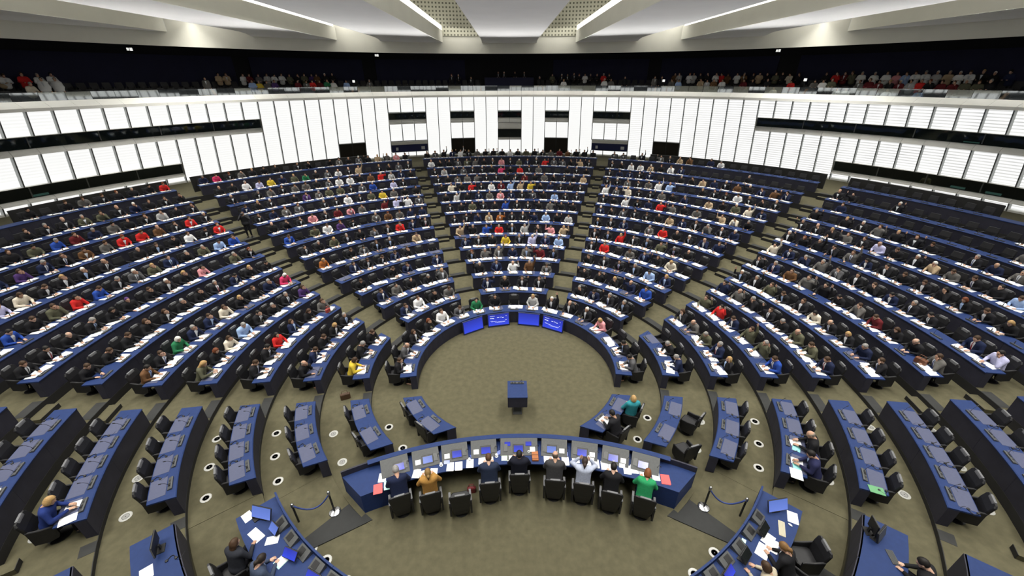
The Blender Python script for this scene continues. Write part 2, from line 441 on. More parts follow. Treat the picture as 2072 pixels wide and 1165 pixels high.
# lecturn-like display niches under the outer windows (blue with three white cards)
for s in (-1, 1):
    a0, a1 = s * 7 * DA, s * 10 * DA
    nch = empty('wall_niche', (0, 0, 0)); tag(nch, ('left' if s < 0 else 'right') + ' dark blue wall niche with three white cards below window', 'niche')
    if a0 > a1: a0, a1 = a1, a0
    cone_quad(4.02, 4.78, a0, a1, off=.1, th=.05, gap=.05).build('niche_back', mat('niche_blue', (.02, .025, .10), .6, noise=.05, nscale=5), nch)
    cone_quad(4.78, 5.12, a0, a1, off=.0, th=.1, gap=.04).build('niche_head', M_LEDGE, nch)
    cone_quad(3.98, 4.03, a0, a1, off=.0, th=.14, gap=.04).build('niche_sill', M_MULL, nch)
    for j in range(3):
        a = a0 + (a1 - a0) * (j + .55) / 3
        cone_quad(4.18, 4.5, a - .22 / 31, a + .22 / 31, off=.07, th=.02).build('card', M_PAPER, nch)

# low white plinth under the wall and the black back panels behind the last row
b = MB().arc(rwall(ZB) - .08, rwall(ZB) + .4, ZZ[14] - .1, ZZ[14] + .12, (-VIS * DA, VIS * DA), 120); tag(b.build('baseboard_back', M_LEDGE), kind='structure')
for s in (-1, 1):
    for bl in ('inner', 'outer'):
        a0, a1 = span(bl, s, RR(14) + 1.6)
        if bl == 'outer':
            w = 9.3 * PITCH / RR(14)
            a0, a1 = (a0, a0 + w) if s > 0 else (a1 - w, a1)
        elif s < 0: a1 = a1 - .13
        else: a0 = a0 + .13
        o = MB().arc(RR(14) + 1.62, RR(14) + 1.74, ZZ[14], ZZ[14] + 1.12, (a0, a1)).build('trim_2', mat('partition_black', (.012, .012, .012), .7, noise=.1, nscale=4)); tag(o, kind='structure')

# ------------------------------------------------------------------ ledge, gallery, fascia
led = empty('trim_3'); tag(led, kind='structure')
for i in range(-VIS - 1, VIS + 1):
    g = .006 / 31; p, q = i * DA + g, (i + 1) * DA - g
    b = MB(); b.loft([[polar(RWALL - .03, t, ZWALL), polar(RWALL + .02, t, ZWALL + .18), polar(32.45, t, 9.84), polar(32.6, t, 9.84), polar(32.6, t, ZWALL - .05)] for t in (p, q)])
    b.build('ledge_panel', M_LEDGE, led)
GA = rad(76)
gf = [(32.5, 34.0, 9.05), (34.0, 35.4, 9.45), (35.4, 37.6, 9.85)]
for r0, r1, z in gf:
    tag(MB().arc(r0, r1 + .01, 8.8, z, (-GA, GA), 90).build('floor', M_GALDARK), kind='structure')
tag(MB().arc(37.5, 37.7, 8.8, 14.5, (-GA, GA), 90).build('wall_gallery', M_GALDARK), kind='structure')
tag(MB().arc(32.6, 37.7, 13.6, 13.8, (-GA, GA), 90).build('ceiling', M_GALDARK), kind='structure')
wg = bpy.data.objects['wall_gallery']
for a0, a1 in ((-66, -41.5), (-39.5, -24), (-22, -7.5), (7.5, 23), (25, 41), (43.5, 66)):
    MB().arc(37.36, 37.46, 10.0, 12.75, (rad(a0), rad(a1))).build('wall_panel', M_GALNAVY, wg)
# fascia under the ceiling
fas = MB(); n = 90
fas.loft([[polar(32.2, t, 13.12), polar(32.2, t, 19.5), polar(32.35, t, 19.5), polar(32.35, t, 13.12)] for t in [-GA + 2 * GA * i / n for i in range(n + 1)]])
tag(fas.build('wall_fascia', M_CREAM), kind='structure')
# far side of the hall and roof, out of the picture, close the room
tag(MB().arc(32.3, 32.5, 9.2, 19.5, (GA, 2 * PI - GA), 90).build('wall_front', M_CREAM), kind='structure')

# ------------------------------------------------------------------ ceiling sails and light strips
ZC = 14.03
def ceil_y(x, r=32.15): return math.sqrt(max(r * r - x * x, 0))
sails = [(-2.64, 2.64, 0), (6.38, 11.8, 1), (15.25, 20.6, 1), (24.5, 31.0, 1)]
M_LED = mat('light_strip', (1, .98, .92), .5, emit=2.5, ecol=(1, .97, .9))
YN = -20.0
TH = 0.95
for x0, x1, side in sails:
    for s in ((1,) if not side else (-1, 1)):
        sl = empty('ceiling'); tag(sl, kind='structure')
        nx = 8; xs = [x0 + (x1 - x0) * i / nx for i in range(nx + 1)]
        b = MB(); rings = []
        # underside bends down into a lip at the far end
        for x in xs:
            yf = ceil_y(x)
            prof = [(yf, ZC - .02), (yf - .35, ZC + .0), (yf - .9, ZC + .10), (yf - 1.6, ZC + .16), (yf - 2.6, ZC + .18), (YN, ZC + .18)]
            rings.append([(s * x, y, z) for y, z in prof] + [(s * x, YN, ZC + TH), (s * x, yf, ZC + TH)])
        b.loft(rings).build('sail', M_CEIL, sl, smooth=False)
        if side:
            # cream face towards the middle, with the light strip above it
            yf = ceil_y(x0)
            MB().loft([[(s * (x0 - .05), y, ZC - .03), (s * (x0 + .02), y, ZC - .03), (s * (x0 + .02), y, ZC + TH), (s * (x0 - .05), y, ZC + TH)] for y in (yf - .1, YN)]).build('sail_edge', M_CREAM, sl)
            lt = MB().loft([[(s * (x0 - .02), y, ZC + TH), (s * (x0 + .45), y, ZC + TH + .02), (s * (x0 + .45), y, ZC + TH + .42), (s * (x0 - .02), y, ZC + TH + .38)] for y in (ceil_y(x0 + .5) - .1, YN)]).build('ceiling_light', M_LED)
            tag(lt, {6: 'bright white ceiling light strip along the {} sail edge nearest the middle', 15: 'bright white ceiling light strip along the {} second sail from the middle', 24: 'bright ceiling light strip along the {} outermost sail'}[int(x0)].format('left' if s < 0 else 'right'), 'ceiling light', 'light strips along the ceiling sails')
# upper ceiling above the gaps
tag(MB().prism([(-34, -22), (34, -22), (34, 34), (-34, 34)], 19.4, 19.6).build('ceiling', M_CREAM), kind='structure')
# perforated panels closing the middle gaps above the fascia
def perf_mat():
    m = bpy.data.materials.new('perforated_cream'); m.use_nodes = True; nt = m.node_tree; N = nt.nodes; L = nt.links; b = N['Principled BSDF']
    b.inputs['Roughness'].default_value = .8
    tc = N.new('ShaderNodeTexCoord'); sx = N.new('ShaderNodeSeparateXYZ'); L.new(tc.outputs['Object'], sx.inputs[0])
    outs = []
    for ax in ('X', 'Z'):
        mu = N.new('ShaderNodeMath'); mu.operation = 'MULTIPLY'; mu.inputs[1].default_value = 1 / .31; L.new(sx.outputs[ax], mu.inputs[0])
        fr = N.new('ShaderNodeMath'); fr.operation = 'FRACT'; L.new(mu.outputs[0], fr.inputs[0])
        lt = N.new('ShaderNodeMath'); lt.operation = 'LESS_THAN'; lt.inputs[1].default_value = .45; L.new(fr.outputs[0], lt.inputs[0]); outs.append(lt)
    an = N.new('ShaderNodeMath'); an.operation = 'MULTIPLY'; L.new(outs[0].outputs[0], an.inputs[0]); L.new(outs[1].outputs[0], an.inputs[1])
    mx = N.new('ShaderNodeMix'); mx.data_type = 'RGBA'; mx.inputs[6].default_value = (.62, .61, .5, 1); mx.inputs[7].default_value = (.16, .16, .12, 1)
    L.new(an.outputs[0], mx.inputs[0]); L.new(mx.outputs[2], b.inputs['Base Color']); return m
M_PERF = perf_mat()
for s in (-1, 1):
    n = 6
    b = MB(); b.loft([[polar(32.1, t, 14.55), polar(32.1, t, 19.5), polar(32.16, t, 19.5), polar(32.16, t, 14.55)] for t in [s * (math.asin(2.0 / 32) + (math.asin(9.5 / 32) - math.asin(2.0 / 32)) * i / n) for i in range(n + 1)]])
    tag(b.build('wall_perforated', M_PERF), kind='structure')

# ------------------------------------------------------------------ desk furniture prototypes (local: +y towards the front of the desk, z=0 at the desk top)
def proto(mb, name, m):
    me = mb.mesh(name); setmats(me, m); fixnormals(me); return me
b = MB(); b.bbox((0, -.01, .003), (.66, .38, .006), .004)
ME_MAT = proto(b, 'writing_mat', M_MAT)
b = MB(); b.loft([[(x, -.055, 0), (x, .055, 0), (x, .055, .045), (x, .03, .05), (x, -.05, .022)] for x in (-.22, .22)])
ME_CONS = proto(b, 'console', M_CONS)
b = MB(); b.box((.06, -.012, .041), (.1, .05, .008), rx=.33)
ME_KEY = proto(b, 'keypad', M_BLACK)
b = MB(); b.lathe([(.0, .034), (.03, .034), (.03, .046), (.0, .046)], 10, (-.09, .0, .0))
ME_SPK = proto(b, 'speaker_grille', M_BLACK)
b = MB(); b.tube([(0, .01, .04), (.01, -.01, .14), (.03, -.06, .23), (.05, -.11, .27)], [.006, .005, .005, .005], 5); b.tube([(.045, -.10, .265), (.065, -.15, .295)], [.012, .013], 6)
ME_MIC = proto(b, 'microphone', M_BLACK)
b = MB(); b.tube([(-.09 + .18 * i / 8, .10 * math.sin(PI * i / 8), .012) for i in range(9)], .008, 5); b.lathe([(.0, 0), (.032, 0), (.032, .03), (.02, .036), (0, .036)], 8, (-.09, 0, 0)); b.lathe([(.0, 0), (.032, 0), (.032, .03), (.02, .036), (0, .036)], 8, (.09, 0, 0)); b.tube([(.09, -.03, .006), (.14, -.06, .006), (.2, .0, .006), (.24, .1, .006)], .004, 4)
ME_HEADSET = proto(b, 'headset', M_BLACK)

def make_desk(block, side, k):
    r = RR(k); z = ZZ[k]; ex = .0
    f = span(block, side, r); bk = span(block, side, r + DEPTH)
    w = .0
    nm = {'ring': 'curved_desk', 'front': 'curved_desk'}.get(block, 'curved_desk')
    d = empty('curved_desk', polar(r, (f[0] + f[1]) / 2, z))
    ph = 'front ring around the well' if block == 'ring' else f'row {["","one","two","three","four","five","six","seven","eight","nine","ten","eleven","twelve","thirteen","fourteen"][k]} of {block_name(block, side)}'
    tag(d, f'curved blue desk bench with navy front, {ph}', 'desk', 'curved desks of the hemicycle')
    loc = Vector(d.location)
    def bld(mb, name, m):
        mb.v = [tuple(Vector(p) - loc) for p in mb.v]; return mb.build(name, m, d)
    th = .045
    n = max(2, int((f[1] - f[0]) * r / .4))
    # top with a slightly proud front edge
    b = MB(); rings = []
    for i in range(n + 1):
        t = i / n; af = f[0] + (f[1] - f[0]) * t; ab = bk[0] + (bk[1] - bk[0]) * t; am = (af + ab) / 2
        rings.append([polar(r - .015, af, z + HD - th), polar(r + DEPTH, ab, z + HD - th), polar(r + DEPTH + .006, ab, z + HD - .012), polar(r + DEPTH - .01, ab, z + HD),
                      polar(r + .006, af, z + HD), polar(r - .015, af, z + HD - .016)])
    b.loft(rings); top = bld(b, 'desk_top', M_TOP)
    # front in panels of two seats
    L = (f[1] - f[0]) * r; npn = max(1, round(L / 1.65))
    for j in range(npn):
        g = .003 / r
        a0 = f[0] + (f[1] - f[0]) * j / npn + g; a1 = f[0] + (f[1] - f[0]) * (j + 1) / npn - g
        hh = .0
        bld(MB().arc(r, r + .03, z + .002, z + HD - th, (a0, a1)), 'front_panel', M_FRONT)
    # end panels
    for e in (0, 1):
        sg = 1 if e == 0 else -1
        b = MB(); wd = .035
        def pt(rr, off, zz):
            a = span(block, side, rr)[e] + sg * off / rr
            return polar(rr, a, zz)
        q = [(r + .03, 0), (r + .24, 0), (r + .24, wd), (r + .03, wd)]
        b.loft([[pt(rr, of, zz) for rr, of in q] for zz in (z + .002, z + HD - th)])
        bld(b, 'end_panel', M_FRONT)
    az = seat_az(block, side, k)
    if k <= 8:
        for i, a in enumerate(az):
            p = Vector(polar(r + .14, a, z + HD)) - loc
            if not seen(p + loc): continue
            rz = PI - a
            c = link('console', ME_CONS, None, d, p, rz)
            link('keypad', ME_KEY, None, c); link('speaker_grille', ME_SPK, None, c)
            mc = link('microphone', ME_MIC, None, c); mc.location = (.12, 0, 0)
            if k <= 6 or block == 'front':
                link('writing_mat', ME_MAT, None, d, Vector(polar(r + .40, a, z + HD)) - loc, rz)
    else:
        b = MB()
        for a in az:
            M = Matrix.Translation(Vector(polar(r + .14, a, z + HD)) - loc) @ Matrix.Rotation(PI - a, 4, 'Z')
            q = MB(); q.loft([[(x, -.055, 0), (x, .055, 0), (x, .055, .045), (x, -.05, .022)] for x in (-.19, .19)]); q.box((.1, 0, .1), (.02, .02, .12))
            b.add([M @ Vector(p) for p in q.v], q.f)
        if az: tag(b.build('console_row', M_CONS, d), kind='stuff')
    return d
for dd in DESKS: make_desk(*dd)
# blue parapet carrying on where the last row of the outer blocks has no seats is the desk itself

# ------------------------------------------------------------------ armchairs
def rrect(w, d, z, c=.05, y0=0.0, tz=None):
    pts = [(-w / 2 + c, -d / 2), (w / 2 - c, -d / 2), (w / 2, -d / 2 + c), (w / 2, d / 2 - c), (w / 2 - c, d / 2), (-w / 2 + c, d / 2), (-w / 2, d / 2 - c), (-w / 2, -d / 2 + c)]
    return [(x, y + y0, z) for x, y in pts]
def chair_parts(h=1.0, w=.56):
    P = {}
    b = MB(); b.loft([rrect(w - .12, .46, .36, .06), rrect(w - .08, .5, .40, .06), rrect(w - .08, .5, .46, .06), rrect(w - .12, .44, .485, .06)]); P['seat'] = proto(b, 'seat', M_CHAIR)
    # back shell: tapers downwards, leans back
    b = MB(); rings = []
    for z, ww, y, t in ((.13, .38, -.20, .05), (.34, .44, -.255, .07), (.55, .50, -.28, .09), (.78, .53, -.31, .085), (h - .06, w - .02, -.345, .07), (h, w - .1, -.352, .045)):
        rings.append(rrect(ww, t, z, .02, y))
    b.loft(rings); P['backrest'] = proto(b, 'backrest', M_CHAIR)
    b = MB(); b.loft([rrect(.27, .05, h - .07, .012, -.335), rrect(.29, .06, h - .02, .012, -.345), rrect(.28, .05, h + .025, .012, -.352)]); P['headrest'] = proto(b, 'headrest', M_PAD)
    b = MB()
    rings = []
    for y, z0, z1, t in ((-.30, .22, .70, .05), (-.05, .17, .635, .055), (.14, .22, .62, .05), (.19, .34, .60, .04)):
        rings.append([(-t / 2, y, z0), (t / 2, y, z0), (t / 2, y, z1 - .015), (t / 4, y, z1), (-t / 4, y, z1), (-t / 2, y, z1 - .015)])
    b.loft(rings); P['armrest'] = proto(b, 'armrest', M_CHAIR)
    b = MB(); b.lathe([(.0, .0), (.24, .0), (.24, .012), (.06, .03), (.035, .05), (.035, .37), (0, .37)], 12); P['pedestal'] = proto(b, 'pedestal', M_BLACK)
    return P
CH = chair_parts(); CHP = chair_parts(1.14, .62)
b = MB(); b.loft([[(-.03, y, z), (.03, y, z), (.03, y, z + .02), (-.03, y, z + .02)] for y, z in ((-.32, .80), (-.05, .65), (.16, .62))]); ME_ARMPAD = proto(b, 'arm_pad', M_PAD)
def make_chair(loc, rz, label, group, P=None, half=.255, name='armchair'):
    P = P or CH
    c = empty(name, loc, rz); tag(c, label, 'chair', group)
    for nm in ('seat', 'backrest', 'headrest', 'pedestal'): link(nm, P[nm], None, c)
    for s in (-1, 1):
        ar = link('armrest', P['armrest'], None, c, (s * half, 0, 0))
        if P is CHP: link('arm_pad', ME_ARMPAD, None, ar)
    return c
b = MB(); b.loft([rrect(.42, .46, .40, .05), rrect(.44, .48, .47, .05)])
b.loft([rrect(.42, .06, .36, .02, -.26), rrect(.52, .09, .75, .02, -.31), rrect(.46, .05, 1.0, .02, -.35)])
for s in (-1, 1): b.box((s * .27, -.05, .52), (.05, .42, .34))
b.box((0, 0, .2), (.08, .08, .4))
LOWCHAIR = (b.v, b.f)

# ------------------------------------------------------------------ people: bodies grown as one surface round a posed skeleton
def surf_nets(fn, lo, hi, h):
    lo = np.array(lo) - 2 * h; hi = np.array(hi) + 2 * h
    n = np.ceil((hi - lo) / h).astype(int) + 1
    ax = [lo[i] + h * np.arange(n[i]) for i in range(3)]
    X, Y, Z = np.meshgrid(*ax, indexing='ij')
    V = fn(np.stack([X, Y, Z], -1).reshape(-1, 3)).reshape(n)
    S = V < 0
    nc = n - 1
    cnt = np.zeros(nc); acc = np.zeros((*nc, 3))
    corners = [(i, j, k) for i in (0, 1) for j in (0, 1) for k in (0, 1)]
    for a in corners:
        for d in range(3):
            if a[d]: continue
            c = list(a); c[d] = 1
            va = V[a[0]:a[0] + nc[0], a[1]:a[1] + nc[1], a[2]:a[2] + nc[2]]; vb = V[c[0]:c[0] + nc[0], c[1]:c[1] + nc[1], c[2]:c[2] + nc[2]]
            m = (va < 0) != (vb < 0); t = np.where(m, va / np.where(m, va - vb, 1), 0)
            cnt += m
            for e in range(3): acc[..., e] += np.where(m, a[e] + (t if e == d else 0), 0)
    act = cnt > 0; idx = -np.ones(nc, int); idx[act] = np.arange(act.sum())
    ii = np.argwhere(act); P = lo + h * (ii + acc[act] / cnt[act][:, None])
    F = []
    for d in range(3):
        e, f = (d + 1) % 3, (d + 2) % 3
        sl = [slice(1, -1)] * 3; sl[d] = slice(0, -1)
        sl2 = list(sl); sl2[d] = slice(1, None)
        A, B = S[tuple(sl)], S[tuple(sl2)]
        q = np.argwhere(A != B)
        if not len(q): continue
        off = np.array([1, 1, 1]); off[d] = 0
        q = q + off
        inside = S[q[:, 0], q[:, 1], q[:, 2]]
        def at(de, df):
            r = q.copy(); r[:, e] -= de; r[:, f] -= df; return idx[r[:, 0], r[:, 1], r[:, 2]]
        Q = np.stack([at(1, 1), at(0, 1), at(0, 0), at(1, 0)], 1)
        Q[~inside] = Q[~inside][:, ::-1]
        F.append(Q)
    return P, np.concatenate(F)
def smin(a, b, k):
    h = np.clip(.5 + .5 * (b - a) / k, 0, 1); return b + (a - b) * h - k * h * (1 - h)
def cap(P, a, b, ra, rb):
    a = np.asarray(a, float); b = np.asarray(b, float); ab = b - a; t = np.clip((P - a) @ ab / (ab @ ab), 0, 1)
    return np.linalg.norm(P - a - t[:, None] * ab, axis=1) - (ra + (rb - ra) * t)
def ell(P, c, r):
    q = (P - np.asarray(c)) / np.asarray(r); n = np.linalg.norm(q, axis=1); return (n - 1) * min(r)

class Pose:
    """sitting (or standing) skeleton; y forward, z up, floor at z=0"""
    def __init__(s, name, lean=6, head=8, yaw=0, R=None, L=None, stand=False, hr=None, hl=None, hipz=.55):
        s.name = name; s.stand = stand
        hz = .95 if stand else hipz
        s.pel = np.array([0, 0, hz]); th = rad(lean); s.u = np.array([0, math.sin(th), math.cos(th)]); s.fw = np.array([0, math.cos(th), -math.sin(th)])
        s.chest = s.pel + s.u * .36; s.neck = s.pel + s.u * .50
        hth = rad(head)
        s.head = s.neck + s.u * .05 + np.array([0, .035 + .10 * math.sin(hth), .050 + .02 * math.cos(hth)])
        s.HM = Matrix.Translation(Vector(s.head)) @ Matrix.Rotation(rad(yaw), 4, 'Z') @ Matrix.Rotation(-hth, 4, 'X')
        s.R = R or ((.27, .16, .76), (.13, .40, .735)); s.L = L or ((.27, .16, .76), (.13, .40, .735))
        s.hr = hr or ((-.35, .9, -.1), (0, 0, -1)); s.hl = hl or ((-.35, .9, -.1), (0, 0, -1))
        s.sh = .185
    def arms(s, sh=None):
        sh = sh or s.sh
        for sx, (el, wr), hd in ((1, s.R, s.hr), (-1, s.L, s.hl)):
            S0 = s.pel + s.u * .445 + np.array([sx * sh, 0, 0])
            yield sx, S0, np.array([sx * el[0], el[1], el[2]]), np.array([sx * wr[0], wr[1], wr[2]]), hd
    def torso(s, P, grow=0.0, w=1.0):
        q = P - s.pel; lx = q[:, 0]; lz = q @ s.u; ly = q @ s.fw
        Q = np.stack([lx * (.60 / w), ly * .92, lz], 1)
        d = cap(Q, (0, 0, -.02), (0, .005, .40), .105 + grow, .112 + grow)
        d = smin(d, cap(np.stack([lx, ly, lz], 1), (-.13 * w, -.01, .435), (.13 * w, -.01, .435), .062 + grow, .062 + grow), .06)
        d = smin(d, ell(np.stack([lx, ly, lz], 1), (0, 0, -.03), (.17 * w + grow, .13 + grow, .11 + grow)), .05)
        return d
    def legs(s, P, g=0.0, end=None):
        d = None
        for sx in (-1, 1):
            hip = np.array([sx * .095, .0, s.pel[2] - .03])
            if s.stand: kn = np.array([sx * .10, .02, .50]); an = np.array([sx * .11, -.02, .09])
            else: kn = np.array([sx * .13, .43, .53]); an = np.array([sx * .13, .38, .10])
            for a, b_, ra, rb in ((hip, kn, .078 + g, .056 + g), (kn, an, .054 + g, .038 + g)):
                c = cap(P, a, b_, ra, rb); d = c if d is None else smin(d, c, .03)
        return d
    def feet(s, P, g=0.0):
        d = None
        for sx in (-1, 1):
            an = np.array([sx * .13, .38, .05]) if not s.stand else np.array([sx * .11, -.02, .05])
            c = cap(P, an, an + np.array([sx * .015, .17, -.012]), .045 + g, .036 + g); d = c if d is None else np.minimum(d, c)
        return d

def hand_mesh(mb, wrist, d, nrm, sx, curl=.45, k=1.0):
    d = Vector(d).normalized(); nr = Vector(nrm); nr = (nr - d * nr.dot(d)).normalized(); w = d.cross(nr).normalized() * 1.0
    if w.x * sx > 0: w = -w            # w points to the thumb side (towards the body)
    wr = Vector(wrist)
    def ring(t, hw, hh):
        return [wr + d * t + w * (hw * math.cos(q)) + nr * (hh * math.sin(q)) for q in [2 * PI * j / 8 for j in range(8)]]
    mb.loft([ring(-.02, .026, .021), ring(.01, .028, .02), ring(.05, .041, .016), ring(.09, .041, .013), ring(.098, .034, .008)])
    for i, (off, ln) in enumerate(((.030, .068), (.010, .077), (-.010, .072), (-.029, .056))):
        p = wr + d * .088 + w * off; dr = (d + w * off * 2).normalized(); path = [p]; ang = curl * .5
        for q, fr in enumerate((.42, .33, .25)):
            dd = dr * math.cos(ang) + nr * math.sin(ang); p = p + dd * (ln * fr); path.append(p); ang += curl * .7
        mb.tube(path, [.0095, .0092, .0085, .006], 5)
    p = wr + d * .028 + w * .028; dd = (d * .65 + w * .75 + nr * .25).normalized(); path = [p - dd * .01, p + dd * .026]
    dd2 = (d * .9 + w * .3 + nr * .3).normalized(); path += [path[-1] + dd2 * .022, path[-1] + dd2 * .04]
    mb.tube(path, [.013, .011, .010, .007], 5)

def head_fn(P):
    d = ell(P, (0, -.005, .02), (.074, .094, .098))
    d = smin(d, ell(P, (0, .022, -.045), (.056, .068, .07)), .04)
    d = smin(d, cap(P, (0, .078, .012), (0, .100, -.022), .010, .014), .012)
    d = smin(d, cap(P, (-.034, .078, .026), (.034, .078, .026), .012, .012), .015)
    d = smin(d, ell(P, (0, .075, -.098), (.024, .018, .018)), .03)
    for sx in (-1, 1):
        d = np.maximum(d, -(np.linalg.norm(P - np.array([sx * .032, .106, .008]), axis=1) - .017))
        d = smin(d, ell(P, (sx * .077, -.008, -.012), (.011, .02, .032)), .008)
    d = smin(d, cap(P, (0, -.025, -.05), (0, -.06, -.20), .052, .056), .03)
    return d
def make_head():
    P, F = surf_nets(head_fn, (-.1, -.13, -.26), (.1, .13, .13), .0105)
    C = P[F].mean(1); mi = np.zeros(len(F), int)
    for sx in (-1, 1):
        mi[(np.linalg.norm(C - np.array([sx * .032, .09, .008]), axis=1) < .0165)] = 1
    mi[(abs(C[:, 0]) < .024) & (abs(C[:, 2] + .058) < .008) & (C[:, 1] > .06)] = 2
    return P, F, mi
HEAD = make_head()
def hair_fn(kind):
    def fn(P):
        x, y, z = P.T
        d = ell(P, (0, -.012, .022), (.086, .106, .110))
        face = np.maximum.reduce([-(y - .052 - .12 * np.maximum(z - .05, 0)), (z - .078), abs(x) - .074 + np.maximum(-z, 0) * .1])   # inside when negative
        if kind in ('short', 'bald'):
            d = np.maximum(d, -face); d = np.maximum(d, -(z + .10) - .35 * (y + .05))
            ear = np.maximum(-(z + .0) * -1, -(y - .02)) ; d = np.maximum(d, np.where((z < .012) & (y > -.02), .01, -1))
            if kind == 'bald': d = np.maximum(d, (z - .05) + .0 * x)
        elif kind == 'long':
            d = smin(d, cap(np.stack([x * .62, y, z], 1), (0, -.045, .0), (0, -.075, -.24), .062, .045), .03)
            d = np.maximum(d, -face); d = np.maximum(d, -np.maximum.reduce([abs(x) - .066, -(y - .02), (z - .06)]))
        elif kind == 'bob':
            d = smin(d, ell(P, (0, -.02, -.04), (.096, .098, .085)), .03)
            d = np.maximum(d, -face); d = np.maximum(d, -np.maximum.reduce([abs(x) - .068, -(y - .02), (z - .06)]))
        elif kind == 'bun':
            d = smin(d, ell(P, (0, -.13, -.02), (.042, .05, .05)), .02); d = smin(d, cap(P, (0, -.13, -.03), (0, -.14, -.12), .03, .015), .02)
            d = np.maximum(d, -face); d = np.maximum(d, np.where((z < -.01) & (y > -.03), .01, -1))
        return d
    return fn
HAIR = {}
for kd in ('short', 'bald', 'long', 'bob', 'bun'):
    P, F = surf_nets(hair_fn(kd), (-.12, -.2, -.33), (.12, .13, .16), .014)
    me = bpy.data.meshes.new('hair'); me.from_pydata(P.tolist(), [], F.tolist()); setmats(me, M_HAIR); me.shade_smooth(); HAIR[kd] = me

POSES = {
    'r': Pose('read', 15, 32), 'w': Pose('write', 18, 36, 6, R=((.28, .2, .75), (.06, .43, .735))),
    'u': Pose('upright', 3, 6, R=((.28, .10, .77), (.12, .36, .735)), L=((.28, .10, .77), (.15, .36, .735))),
    'R': Pose('raise_right', 4, 4, 0, R=((.36, .12, .98), (.34, .17, 1.23)), hr=((0, .1, 1), (0, 1, 0))),
    'L': Pose('raise_left', 4, 4, 0, L=((.36, .12, .98), (.34, .17, 1.23)), hl=((0, .1, 1), (0, 1, 0))),
    'H': Pose('arm_high', 4, 2, 0, L=((.30, .06, 1.24), (.27, .10, 1.48)), hl=((0, .05, 1), (0, 1, 0))),
    'c': Pose('chin_rest', 12, 16, -8, L=((.22, .26, .74), (.075, .235, 1.0)), hl=((-.1, .1, 1), (.3, -1, 0))),
    'b': Pose('hands_to_head', 8, 14, 0, R=((.33, .3, .84), (.13, .27, 1.12)), L=((.33, .3, .84), (.13, .27, 1.12)), hr=((-.3, -.4, .8), (-1, 0, 0)), hl=((-.3, -.4, .8), (-1, 0, 0))),
    'l': Pose('lap', -6, 4, 0, R=((.29, .04, .74), (.05, .26, .68)), L=((.29, .04, .74), (.05, .26, .70))),
    's': Pose('stand', 0, 2, 0, R=((.25, -.02, 1.13), (.24, .06, .88)), L=((.25, -.02, 1.13), (.24, .06, .88)), stand=True, hr=((0, .15, -1), (-1, 0, 0)), hl=((0, .15, -1), (-1, 0, 0))),
    'p': Pose('photograph', 0, 2, 0, R=((.30, .14, 1.22), (.08, .24, 1.50)), L=((.28, .16, 1.20), (.07, .26, 1.48)), stand=True, hr=((-.5, .3, .7), (0, 1, 0)), hl=((-.5, .3, .7), (0, 1, 0))),
}
def sdf_top(ps, w, g=.0):
    def fn(P):
        d = ps.torso(P, .018 + g, w)
        if ps.stand: d = smin(d, ell(P, ps.pel + np.array([0, 0, .0]), (.185 * w, .14, .14)), .05)
        for sx, a, e, wr, hd in ps.arms(.185 * w):
            wv = wr - (wr - e) / np.linalg.norm(wr - e) * .02
            d = smin(d, smin(cap(P, a, e, .068 + g, .056 + g), cap(P, e, wv, .054 + g, .042 + g), .02), .04)
        d = smin(d, cap(P, ps.neck - ps.u * .05, ps.neck + ps.u * .015, .078, .060), .03)
        return d
    return fn
BOD = {}
